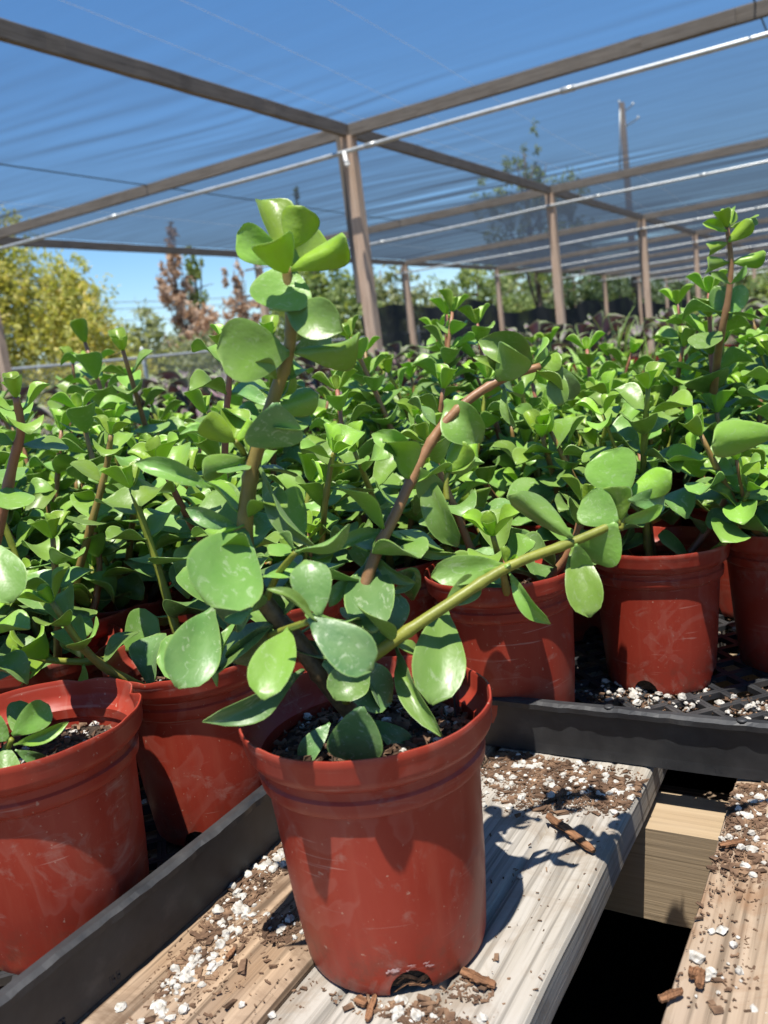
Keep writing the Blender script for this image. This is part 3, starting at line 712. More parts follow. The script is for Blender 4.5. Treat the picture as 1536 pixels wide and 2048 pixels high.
def soil_mesh(seed, z=0.128):
    v = []; f = []; S = 36; rings = [0.0, 0.012, 0.024, 0.036, 0.047, 0.057, 0.063, 0.0682]
    for ri, rr in enumerate(rings):
        for s in range(S):
            a = 2 * math.pi * s / S
            h = 0.005 * noise.noise(Vector((rr * math.cos(a) * 45, rr * math.sin(a) * 45, seed))) + 0.003 * noise.noise(Vector((rr * math.cos(a) * 130, rr * math.sin(a) * 130, seed))) + 0.004 * (1 - rr / 0.07)
            v.append((rr * math.cos(a), rr * math.sin(a), z + h))
    for s in range(S):
        a = 2 * math.pi * s / S; v.append((0.0585 * math.cos(a), 0.0585 * math.sin(a), 0.006))
    for ri in range(len(rings)):
        for s in range(S):
            f.append((ri * S + s, ri * S + (s + 1) % S, (ri + 1) * S + (s + 1) % S, (ri + 1) * S + s))
    f = [tuple(reversed(q)) for q in f]
    return mesh('soil', v, f, [MAT['soil']], True)
SOILS = [soil_mesh(i, 0.132) for i in range(3)]
MAINSOIL = soil_mesh(9, 0.139)
ICO_V = []; 
def rock(r, sz, flat=0.75, detail=0):
    """small irregular grain: a lumpy octahedron-based lump of 20 faces"""
    t = (1 + 5 ** 0.5) / 2
    vv = [(-1, t, 0), (1, t, 0), (-1, -t, 0), (1, -t, 0), (0, -1, t), (0, 1, t), (0, -1, -t), (0, 1, -t), (t, 0, -1), (t, 0, 1), (-t, 0, -1), (-t, 0, 1)]
    ff = [(0, 11, 5), (0, 5, 1), (0, 1, 7), (0, 7, 10), (0, 10, 11), (1, 5, 9), (5, 11, 4), (11, 10, 2), (10, 7, 6), (7, 1, 8), (3, 9, 4), (3, 4, 2), (3, 2, 6), (3, 6, 8), (3, 8, 9), (4, 9, 5), (2, 4, 11), (6, 2, 10), (8, 6, 7), (9, 8, 1)]
    o = []
    sx_, sy_, sz_ = r.uniform(0.7, 1.2), r.uniform(0.7, 1.2), flat * r.uniform(0.7, 1.1); a = r.uniform(0, 6.28); ca, sa = math.cos(a), math.sin(a)
    for p in vv:
        k = r.uniform(0.78, 1.22) * sz / 1.9
        x, y, z = p[0] * k * sx_, p[1] * k * sy_, p[2] * k * sz_
        o.append((x * ca - y * sa, x * sa + y * ca, z))
    return o, ff
def flake(r, s):
    L, w_, h = s * r.uniform(0.9, 2.0), s * r.uniform(0.35, 0.8), s * r.uniform(0.15, 0.4); a = r.uniform(0, 6.28); ti = r.uniform(-0.35, 0.35); o = []
    for sx_, sy_, sz_ in ((-1, -1, -1), (1, -1, -1), (1, 1, -1), (-1, 1, -1), (-1, -1, 1), (1, -1, 1), (1, 1, 1), (-1, 1, 1)):
        x, y, z = sx_ * L / 2 * r.uniform(0.6, 1.1), sy_ * w_ / 2 * r.uniform(0.5, 1.2), sz_ * h / 2 * r.uniform(0.6, 1.2)
        z += x * ti; o.append((x * math.cos(a) - y * math.sin(a), x * math.sin(a) + y * math.cos(a), z))
    return o, [(0, 3, 2, 1), (4, 5, 6, 7), (0, 1, 5, 4), (1, 2, 6, 5), (2, 3, 7, 6), (3, 0, 4, 7)]
def nugget(r, s):
    v, f = rock(r, s, 0.8)
    V = [Vector(p) for p in v]; ed = {}; F2 = []
    def mid(a, b):
        k = (min(a, b), max(a, b))
        if k not in ed:
            m_ = (V[a] + V[b]) / 2; L = (V[a].length + V[b].length) / 2; ed[k] = len(V); V.append(m_.normalized() * L * r.uniform(0.70, 1.10))
        return ed[k]
    for a, b_, c in f:
        ab, bc, ca = mid(a, b_), mid(b_, c), mid(c, a); F2 += [(a, ab, ca), (ab, b_, bc), (ca, bc, c), (ab, bc, ca)]
    return V, F2
def grains(name, spots, mat, seed, flat=0.75, parent=None, mtx=None, label=None):
    r = random.Random(seed); b = MB()
    for (x, y, z, s) in spots:
        v, f = nugget(r, s) if flat > 0.6 else flake(r, s); b.add([(x + p[0], y + p[1], z + s * 0.25 * flat + p[2]) for p in v], f)
    o = link(name, b.mesh(name, [mat], False), parent, mtx); o['kind'] = 'stuff'
    return o
def soil_bits(seed, n, z):
    r = random.Random(seed); sp = []
    for _ in range(n):
        a = r.uniform(0, 6.28); q = 0.068 * math.sqrt(r.random()); sp.append((q * math.cos(a), q * math.sin(a), z + 0.002, 0.0011 + 0.0034 * r.random() ** 2.4))
    b = MB()
    for (x, y, zz, s) in sp:
        v, f = nugget(r, s); b.add([(x + p[0], y + p[1], zz + s * 0.2 + p[2]) for p in v], f)
    return b.mesh('perlite', [MAT['perlite']])
def soil_flakes(seed, n, z):
    r = random.Random(seed); b = MB()
    for _ in range(n):
        a = r.uniform(0, 6.28); q = 0.066 * math.sqrt(r.random()); v, f = flake(r, 0.002 + 0.006 * r.random() ** 2.5); b.add([(q * math.cos(a) + p[0], q * math.sin(a) + p[1], z + 0.003 + 0.003 * r.random() + p[2]) for p in v], f)
    return b.mesh('bark_bits', [MAT['litter']])
FLAKES = soil_flakes(3, 420, 0.132); MAINFLAKES = soil_flakes(4, 700, 0.1400)
BITS = [soil_bits(i, 80, 0.132) for i in range(2)]; MAINBITS = soil_bits(5, 120, 0.1405)

# ================================================================== LEAVES
def leaf_mesh(name, mat, cup, bend, tipbend=0.0, ratio=0.74, wide=0.62, q=3.2, thick=0.030, twist=0.0, wave=0.0, point=0.0, side=0.0, NL=12, NW=8):
    """one fleshy leaf, base at the origin, length 1 along +Y, upper side +Z"""
    ts = [i / NL for i in range(NL + 1)]
    wmax = max((t ** wide) * (1 - t ** q) ** 0.55 for t in [k / 200 for k in range(200)])
    rows = []
    for t in ts:
        t = min(t, 0.9985)
        ww = (max(t - 0.03, 0) ** (wide * 1.12)) * (1 - t ** q) ** 0.55 / wmax * 0.5 * ratio
        if point and t > 0.9: ww *= 1 - point * (t - 0.9) / 0.1 * 0.4
        ww = max(ww, 0.040 * (1 - t)) + 0.0015
        rows.append((t + (point * 0.05 * max(0, (t - 0.9) / 0.1)), ww))
    def surf(t, x, ww):
        u = x / max(ww, 1e-5)
        z = bend * (t * t) + tipbend * max(0, t - 0.55) ** 2 * 4 + cup * (x * x) / max(0.25 * ratio, 0.05) * min(1, t * 3) + wave * math.sin(t * 5) * u * ww + twist * t * x - 0.014 * math.exp(-(u / 0.16) ** 2) * math.sin(math.pi * min(1, t * 1.05)) + 0.012 * math.sin(9 * t + 5 * u) * abs(u)
        return Vector((x + side * t * t, t - abs(bend) * 0.25 * t ** 2, z))
    v = []; f = []; rim = []
    P = [[surf(t, ww * (-math.cos(math.pi * (k / NW))) if True else 0, ww) for k in range(NW + 1)] for t, ww in rows]
    for lay in (1, -1):
        for i, (t, ww) in enumerate(rows):
            for k in range(NW + 1):
                u = -math.cos(math.pi * k / NW)
                th = thick * 0.5 * (1 - abs(u) ** 3) * (1.25 - t * 0.5) * (0.25 + 0.75 * min(1, (1 - t) * 5)) + 0.0035 * (1 if abs(u) < 0.99 else 0.0)
                p0 = P[i][k]
                dy = (P[min(i + 1, NL)][k] - P[max(i - 1, 0)][k]); dx = (P[i][min(k + 1, NW)] - P[i][max(k - 1, 0)])
                nn = dx.cross(dy)
                nn = nn.normalized() if nn.length > 1e-9 else Vector((0, 0, 1))
                v.append(p0 + nn * th * lay); rim.append(max(0, (abs(u) - 0.93) / 0.07) if t < 0.985 else 1.0)
    n1 = (NL + 1) * (NW + 1)
    for i in range(NL):
        for k in range(NW):
            a = i * (NW + 1) + k
            f.append((a, a + 1, a + NW + 2, a + NW + 1)); f.append((n1 + a + NW + 1, n1 + a + NW + 2, n1 + a + 1, n1 + a))
        for k in (0, NW):
            a = i * (NW + 1) + k; q_ = (a, a + NW + 1, n1 + a + NW + 1, n1 + a); f.append(q_ if k == 0 else tuple(reversed(q_)))
    for k in range(NW):
        a = NL * (NW + 1) + k; f.append((a, a + 1, n1 + a + 1, n1 + a)); f.append((n1 + k, n1 + k + 1, k + 1, k))
    return mesh(name, v, f, [mat], True, {'rim': rim})
L_ = MAT['leaf']
LEAF = {
    'flat': leaf_mesh('leaf', L_, 0.12, -0.05, -0.06, 0.78, 0.56, 3.4),
    'cup': leaf_mesh('leaf', L_, 0.34, 0.08, -0.12, 0.80, 0.55, 3.4),
    'droop': leaf_mesh('leaf', L_, 0.12, -0.20, -0.16, 0.74, 0.58),
    'fold': leaf_mesh('leaf', L_, 0.44, -0.08, -0.28, 0.80, 0.58, twist=0.12),
    'wave': leaf_mesh('leaf', L_, 0.20, 0.10, -0.22, 0.76, 0.56, wave=0.28, side=0.06),
    'young': leaf_mesh('leaf', L_, 0.36, 0.16, -0.16, 0.66, 0.50, 3.8, 0.045),
    'round': leaf_mesh('leaf', L_, 0.10, -0.04, 0.0, 0.92, 0.54, 4.0, 0.028),
    'long': leaf_mesh('leaf', L_, 0.26, -0.14, -0.16, 0.58, 0.68, 2.8, point=0.6),
    'curl': leaf_mesh('leaf', L_, 0.30, 0.16, -0.46, 0.78, 0.56, side=-0.05),
    'point': leaf_mesh('leaf', L_, 0.18, 0.05, -0.14, 0.76, 0.58, 3.0, point=1.0),
}
KINDS_OLD = ['flat', 'droop', 'wave', 'round', 'curl', 'point', 'round', 'flat', 'cup', 'droop', 'fold', 'round']
KINDS_YOUNG = ['young', 'cup', 'curl', 'cup', 'point']
def frame_m(base, ydir, nrm, length, width, ratio=0.76):
    y = ydir.normalized(); z = (nrm - y * nrm.dot(y)).normalized(); x = y.cross(z)
    sx_ = width / ratio
    return Matrix(((x.x * sx_, y.x * length, z.x * length, base.x), (x.y * sx_, y.y * length, z.y * length, base.y), (x.z * sx_, y.z * length, z.z * length, base.z), (0, 0, 0, 1)))

def stem_mesh(pts, r0, r1, nodes=(), n=8):
    k = len(pts); rs = [r0 + (r1 - r0) * (i / (k - 1)) for i in range(k)]
    for nd in nodes:
        i = min(k - 1, max(0, int(round(nd * (k - 1))))); rs[i] *= 1.16
    v, f, tt = tube(pts, rs, n)
    return v, f, tt
def make_stem_mesh(pts, r0, r1, nodes, ripe0, ripe1, n=8):
    v, f, tt = stem_mesh(pts, r0, r1, nodes, n)
    return mesh('stem', v, f, [MAT['stem']], True, {'ripe': [ripe0 + (ripe1 - ripe0) * t for t in tt]})

def leafy(r, pts, nodes_t, size, az0, tip=True, old0=1.0, n_tip=2, spread=1.0):
    """opposite pairs of leaves along a stem; returns (kind, matrix, age)"""
    out = []; k = len(pts)
    def frame_at(t):
        u = t * (k - 1); i = min(int(u), k - 2); p = pts[i].lerp(pts[i + 1], u - i)
        T = (pts[min(i + 1, k - 1)] - pts[max(i - 1, 0)]).normalized(); return p, T
    az = az0
    for t in nodes_t:
        p, T = frame_at(t)
        ref = Vector((0, 0, 1)) if abs(T.z) < 0.9 else Vector((1, 0, 0))
        e1 = T.cross(ref).normalized(); e2 = T.cross(e1)
        for s in (0, 1):
            if r.random() < 0.05 * (1.4 - t): continue
            a = az + s * math.pi + r.uniform(-0.25, 0.25)
            O = e1 * math.cos(a) + e2 * math.sin(a)
            ang = rad((100 - 42 * t) * spread + r.uniform(-13, 13))
            Y = T * math.cos(ang) + O * math.sin(ang)
            Y = (Y + Vector((0, 0, -0.20 * (1 - t) * r.random()))).normalized()
            N = T * math.sin(ang) - O * math.cos(ang) + Vector((0, 0, 0.45)) + e1 * r.uniform(-0.3, 0.3) + e2 * r.uniform(-0.3, 0.3)
            L = size * (1.0 - 0.34 * t ** 2) * r.uniform(0.82, 1.14)
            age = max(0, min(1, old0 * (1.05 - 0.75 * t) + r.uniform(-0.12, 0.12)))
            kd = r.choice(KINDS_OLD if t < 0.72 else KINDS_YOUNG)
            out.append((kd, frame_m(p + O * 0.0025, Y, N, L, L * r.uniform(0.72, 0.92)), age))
        az += math.pi / 2 + r.uniform(-0.15, 0.15)
    if tip:
        p, T = frame_at(1.0); ref = Vector((0, 0, 1)) if abs(T.z) < 0.9 else Vector((1, 0, 0))
        e1 = T.cross(ref).normalized(); e2 = T.cross(e1)
        for j in range(n_tip):
            for s in (0, 1):
                a = az + s * math.pi + j * math.pi / 2; O = e1 * math.cos(a) + e2 * math.sin(a); ang = rad((50 - 26 * j) + r.uniform(-8, 8))
                Y = T * math.cos(ang) + O * math.sin(ang); N = T * math.sin(ang) - O * math.cos(ang)
                L = size * (0.62 - 0.22 * j) * r.uniform(0.85, 1.1)
                out.append((r.choice(['young', 'cup']), frame_m(p, Y, N, L, L * 0.62), 0.05 + 0.1 * r.random()))
    return out

# ---- a set of differently grown plants; each is a list of stems with their leaves
def grow(seed, nst, hmin, hmax, tilt, size=0.061):
    r = random.Random(seed); stems = []
    z0 = 0.128; a0 = r.uniform(0, 6.28)
    for i in range(nst):
        a = a0 + i * 2 * math.pi / nst + r.uniform(-0.5, 0.5); h = r.uniform(hmin, hmax)
        ti = rad(r.uniform(*tilt)) if i else rad(r.uniform(2, 14))
        if i == 0: h = hmax
        d0 = Vector((math.cos(a) * math.sin(ti * 1.3), math.sin(a) * math.sin(ti * 1.3), math.cos(ti * 1.3)))
        d1 = Vector((math.cos(a) * math.sin(ti * 0.55), math.sin(a) * math.sin(ti * 0.55), math.cos(ti * 0.55))); d1 = (d1 + Vector((r.uniform(-.25, .25), r.uniform(-.25, .25), 0))).normalized()
        b0 = Vector((math.cos(a) * 0.014, math.sin(a) * 0.014, z0 - 0.004))
        P = [b0, b0 + d0 * h * 0.33, b0 + d0 * h * 0.55 + d1 * h * 0.12, b0 + d0 * h * 0.6 + d1 * h * 0.42]
        pts = spline(P, 15); nn = max(4, int(h / 0.031)); nt_ = [0.14 + 0.80 * ((k + 0.5) / nn) ** 0.88 for k in range(nn)]
        stems.append((make_stem_mesh(pts, 0.0052, 0.0026, nt_, 0.05, 1.2, 7), leafy(r, pts, nt_, size * r.uniform(0.88, 1.1), r.uniform(0, 6.28)), r.choice([0.1, 0.3, 0.8, 0.95, 0.6])))
        # side shoots
        for _ in range(r.choice([0, 1, 1, 2])):
            t = r.uniform(0.25, 0.6); p = pts[int(t * 14)]; aa = a + r.uniform(-1.6, 1.6); hh = r.uniform(0.05, 0.10)
            d = Vector((math.cos(aa) * 0.75, math.sin(aa) * 0.75, 0.75)).normalized()
            q = spline([p, p + d * hh * 0.5, p + d * hh * 0.8 + Vector((0, 0, hh * 0.35))], 8); n2 = [0.35, 0.62, 0.86]
            stems.append((make_stem_mesh(q, 0.0026, 0.0019, n2, 0.6, 1.2, 6), leafy(r, q, n2, size * 0.82, r.uniform(0, 6.28), True, 0.8, 1), r.choice([0.1, 0.2, 0.7])))
    return stems
PROTO = [grow(300 + i, nst, h0, h1, tl) for i, (nst, h0, h1, tl) in enumerate([
    (5, 0.15, 0.23, (14, 46)), (4, 0.16, 0.25, (10, 42)), (6, 0.12, 0.21, (18, 52)), (5, 0.14, 0.26, (8, 40)), (4, 0.14, 0.20, (16, 50)), (5, 0.13, 0.225, (12, 48)), (6, 0.12, 0.19, (20, 56)), (4, 0.17, 0.27, (8, 34))])]
TALL = [grow(400 + i, 5, 0.13, 0.30 + 0.02 * i, (10, 44)) for i in range(4)]

def potted(label, group, x, y, z, s, rz, proto, potm, tilt=(0, 0), bits=True, keep=None):
    t = thing('potted_succulent', label, 'potted plant', (x, y, z), rz, group)
    t.rotation_euler = (tilt[0], tilt[1], rz); t.scale = (s, s, s)
    link('pot', potm, t)
    so_ = link('soil', SOILS[int(x * 977) % 3], t)
    if bits:
        o = link('perlite', BITS[int(x * 311) % 2], so_); o['kind'] = 'stuff'; o = link('bark_bits', FLAKES, so_); o['kind'] = 'stuff'
    def clear(mx):          # no leaf may stick through the pot wall
        ok_ = True
        for f_ in (0.25, 0.6, 1.0):
            q = mx @ Vector((0, f_, 0))
            if q.z < 0.178 and math.hypot(q.x, q.y) > 0.060 and q.z > -0.2: ok_ = False
            if q.z < 0.142: ok_ = False
        return ok_
    for (me, lv, red) in proto:
        st = link('stem', me, t); st['red'] = red
        for kd, mx, age in lv:
            if not clear(mx): continue
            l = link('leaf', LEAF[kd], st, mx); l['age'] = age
    return t

FRONT = 'red pots of green succulent set around the front pot'
ZT = 0.8085
def rim_at(px, py, s):
    r = ray(px, py); z = ZT + PH * s; return CAM + r * ((z - CAMZ) / r.z)
near = []
def near_pot(label, px, py, s, rz, proto, pm, tilt=(0, 0)):
    p = rim_at(px, py, s); near.append((p.x, p.y)); return potted(label, FRONT, p.x, p.y, ZT, s, rz, proto, pm, tilt)
LP = near_pot('red pot of green succulent at the far left, its lip dented', 56, 1440, 0.95, 0.6, [], POTS[1])
near_pot('red pot of green succulent half hidden just left of the front pot', 384, 1296, 0.92, 2.1, PROTO[4][:4], POTS[0])
near_pot('red pot of green succulent directly behind the right branch, beside the tray wall', 1003, 1130, 0.95, 1.2, PROTO[6], POTS[2])
near_pot('red pot of green succulent standing on the open mesh right of centre', 1302, 1082, 0.904, 3.3, PROTO[5], POTS[3], (rad(1.5), rad(-1.5)))
near_pot('red pot of green succulent cut off by the right edge of the picture', 1580, 1040, 0.92, 4.4, PROTO[0], POTS[4])

for lab_, x_, y_, pi_, rz_ in (('red pot of green succulent glimpsed behind the leaning stem of the front plant', -0.548, 0.668, 1, 0.4), ('red pot of green succulent glimpsed left of the tray wall behind the front plant', -0.50, 0.822, 3, 2.2)):
    near.append((x_, y_)); potted(lab_, FRONT, x_, y_, ZT, 0.93, rz_, PROTO[pi_], POTS[pi_ % 5])
# the crowd of pots behind, staggered and just not touching
MASSG = 'green succulents crowded behind the front pots'
r = random.Random(21); spots = []
sp = 0.153
j = 0; y = 0.10
while y < 2.42:
    x = -2.6 + (0.5 * sp if j % 2 else 0)
    while x < 0.45:
        jx, jy = x + r.uniform(-0.012, 0.012), y + r.uniform(-0.010, 0.010)
        ok = True
        if jy < 0.80 and jx > -0.53: ok = False
        if jy < 0.52 and jx > -0.60: ok = False
        if ok and any(math.hypot(jx - a, jy - b_) < 0.146 for a, b_ in near): ok = False
        if ok:
            u, v_, d = pr(Vector((jx, jy, 1.1)))
            if d < 0.3 or d > 2.75 or u < -330 - 60 / d or u > 1536 + 260 or math.hypot(jx, jy) < 0.42: ok = False
            if -jx * 0.72 + jy * 0.70 > 2.55: ok = False
        if ok: spots.append((jx, jy))
        x += sp
    y += sp * 0.87; j += 1
for i, (x, y) in enumerate(spots):
    u, v_, d = pr(Vector((x, y, 1.1)))
    zi = min(6, max(0, int((u + 60) // 235)))
    zone = ('below the left fence rail', 'left of the magenta stem', 'just behind the upright front stem', 'below the big post', 'below the arching branch tip', 'below the third post', 'below the tallest right shoot')[zi]
    dep = 'front row' if d < 0.95 else ('second row' if d < 1.25 else ('middle rows' if d < 1.75 else 'back rows'))
    lab = 'bushy green succulent in the %s of the crowd, %s' % (dep, zone)
    tall = r.random() < (0.36 if d < 1.5 else 0.13)
    pro = r.choice(TALL) if (tall and d > 1.0) else r.choice(PROTO)
    potted(lab, MASSG + ', %s %s' % (dep, zone), x, y, ZT, r.uniform(0.88, 0.98) * (1.0 if d < 1.6 else (0.86 if u > 900 else 0.82)), r.uniform(0, 6.28), pro, r.choice(POTS), (rad(r.uniform(-2, 2)), rad(r.uniform(-2, 2))), d < 1.1)
print('crowd', len(spots))

# ================================================================== THE FRONT PLANT
mp = at(731, 1407, 0.56)
main = thing('potted_succulent', 'largest red pot in front on the pale plank, with a tall leaning succulent', 'potted plant', (mp.x, mp.y, ZB + 0.001), 0, FRONT)
MI = Matrix.Translation((-mp.x, -mp.y, -(ZB + 0.001)))
link('pot', MAINPOT, main)
s_ = link('soil', MAINSOIL, main); o = link('perlite', MAINBITS, s_); o['kind'] = 'stuff'; o = link('bark_bits', MAINFLAKES, s_); o['kind'] = 'stuff'
b = MB()                                           # pale scuff above the drainage hole
rr = random.Random(3)
def pot_front(da, z, off=0.0004):
    a = rad(-52) + da; R_ = 0.0620 + (z - 0.006) * 0.088 + off
    return Vector((R_ * math.cos(a), R_ * math.sin(a), z))
def ribbon(pts, w0, w1):
    for i in range(len(pts) - 1):
        t0 = i / (len(pts) - 1); t1 = (i + 1) / (len(pts) - 1)
        a, c = pts[i], pts[i + 1]
        wa, wc = (w0 + (w1 - w0) * t0) * math.sin(math.pi * (0.15 + 0.85 * t0)) ** 0.5, (w0 + (w1 - w0) * t1) * max(0.05, math.sin(math.pi * (0.15 + 0.85 * t1))) ** 0.5
        up_ = Vector((0, 0, 1))
        b.add([a - up_ * wa, c - up_ * wc, c + up_ * wc, a + up_ * wa], [(0, 1, 2, 3)])
for _ in range(20):
    da = rr.uniform(-0.34, 0.22); z = 0.0195 + rr.uniform(0, 0.003) - 0.03 * max(0, abs(da + 0.05) - 0.16)
    ln = rr.uniform(0.02, 0.08); ribbon([pot_front(da + ln * k / 3, z + rr.uniform(-0.0006, 0.0006)) for k in range(4)], rr.uniform(0.0003, 0.0009), 0.0003)
link('scuff_mark', b.mesh('scuff_mark', [MAT['scuff']]), main)
b = MB(); rr = random.Random(8)                     # fine roots showing in the hole
for _ in range(9):
    a = rad(-52) + rr.uniform(-0.2, 0.2); z = rr.uniform(0.003, 0.012)
    P = [Vector((0.0595 * math.cos(a + q * 0.1), 0.0595 * math.sin(a + q * 0.1), z + 0.003 * math.sin(q * 1.7 + a * 30))) for q in range(5)]
    b.tube(P, [0.0005] * 5, 5)
o = link('roots', b.mesh('roots', [MAT['bark']]), main); o['kind'] = 'stuff'
b = MB(); a = at(917, 1470, 0.585); b.bar(a, a + Vector((0.002, 0.0, 0.033)), 0.006, 0.0015)
link('plant_label_stub', b.mesh('plant_label_stub', [MAT['tray']]), main, MI)

DS = lambda y: 0.560 - 0.075 * (1420 - y) / 900.0          # depth of the upright stem by picture height
def px_pts(lst): return [at(x, y, d) for x, y, d in lst]
REMAP = {}
def main_stem(lst, r0, r1, nodes, ripe0, ripe1, red, n=24, sides=12):
    n = n * 2; pts = spline(px_pts(lst), n); me = make_stem_mesh(pts, r0, r1, nodes, ripe0, ripe1, sides)
    o = link('stem', me, main, MI); o['red'] = red; return o
def px_leaf(st, kind, bx, by, tx, ty, wpx, db, dt, rl=0, age=0.6, par=None, inv=None):
    bb = at(bx, by, db); tt = at(tx, ty, dt); Y = tt - bb; L = Y.length; y = Y.normalized()
    V = (CAM - (bb + tt) / 2).normalized(); z = (V - y * V.dot(y)).normalized(); z = Matrix.Rotation(rad(rl), 3, y) @ z
    wd = wpx / FPX * (db + dt) / 2
    o = link('leaf', LEAF[kind], st, frame_m(bb, y, z, L * 1.04, wd)); o['age'] = age; return o
S0 = main_stem([(712, 1432, .562), (660, 1370, .556), (600, 1290, .550), (545, 1225, .545), (508, 1165, .541), (490, 1075, .536), (500, 960, .528), (520, 880, .522), (548, 795, .515), (577, 705, .507), (581, 630, .500), (573, 535, .493)], 0.0073, 0.0029, [0.12, .22, .33, .42, .55, .68, .78, .87, .95], -0.20, 1.15, 0.45, 46, 14)
SA = main_stem([(690, 1400, .556), (712, 1345, .545), (765, 1298, .527), (890, 1213, .530), (1018, 1133, .540), (1146, 1084, .550), (1238, 1044, .556)], 0.0047, 0.0027, [.2, .4, .6, .8], 0.75, 1.3, 0.12, 30)
SB = main_stem([(x_, y_, 0.546 + (d_ - 0.556) * 0.13) for x_, y_, d_ in [(680, 1385, .556), (708, 1250, .575), (748, 1118, .600), (790, 1030, .618), (834, 936, .640), (880, 858, .658), (940, 798, .672), (1008, 757, .685), (1080, 733, .698)]], 0.0044, 0.0026, [.3, .46, .58, .7, .82, .93], 0.12, 1.3, 0.75, 34)
SC = main_stem([(489, 918, .528), (484, 900, .522), (470, 882, .516)], 0.0024, 0.0018, [], 1, 1.2, 0.1, 8, 8)
SD = main_stem([(540, 1272, .548), (575, 1258, .505), (618, 1243, .457)], 0.0026, 0.0018, [], 1, 1.2, 0.1, 8, 8)
SE = main_stem([(x_, y_, 0.546 + (d_ - 0.556) * 0.13) for x_, y_, d_ in [(893, 1000, .655), (892, 975, .652), (894, 945, .648)]], 0.0022, 0.0016, [], 1, 1.2, 0.1, 8, 8)
SF = main_stem([(530, 1205, .543), (555, 1150, .525), (592, 1104, .502)], 0.0026, 0.0018, [], 1, 1.2, 0.1, 8, 8)
SG = main_stem([(x_, y_, 0.558 + (d_ - 0.560) * 0.04) for x_, y_, d_ in [(1240, 1060, .655), (1250, 1020, .662), (1255, 992, .668)]], 0.0022, 0.0016, [], 1, 1.2, 0.1, 8, 8)
def ML(st, *a, **k): px_leaf_main.append(px_leaf(st, *a, **k))
px_leaf_main = []
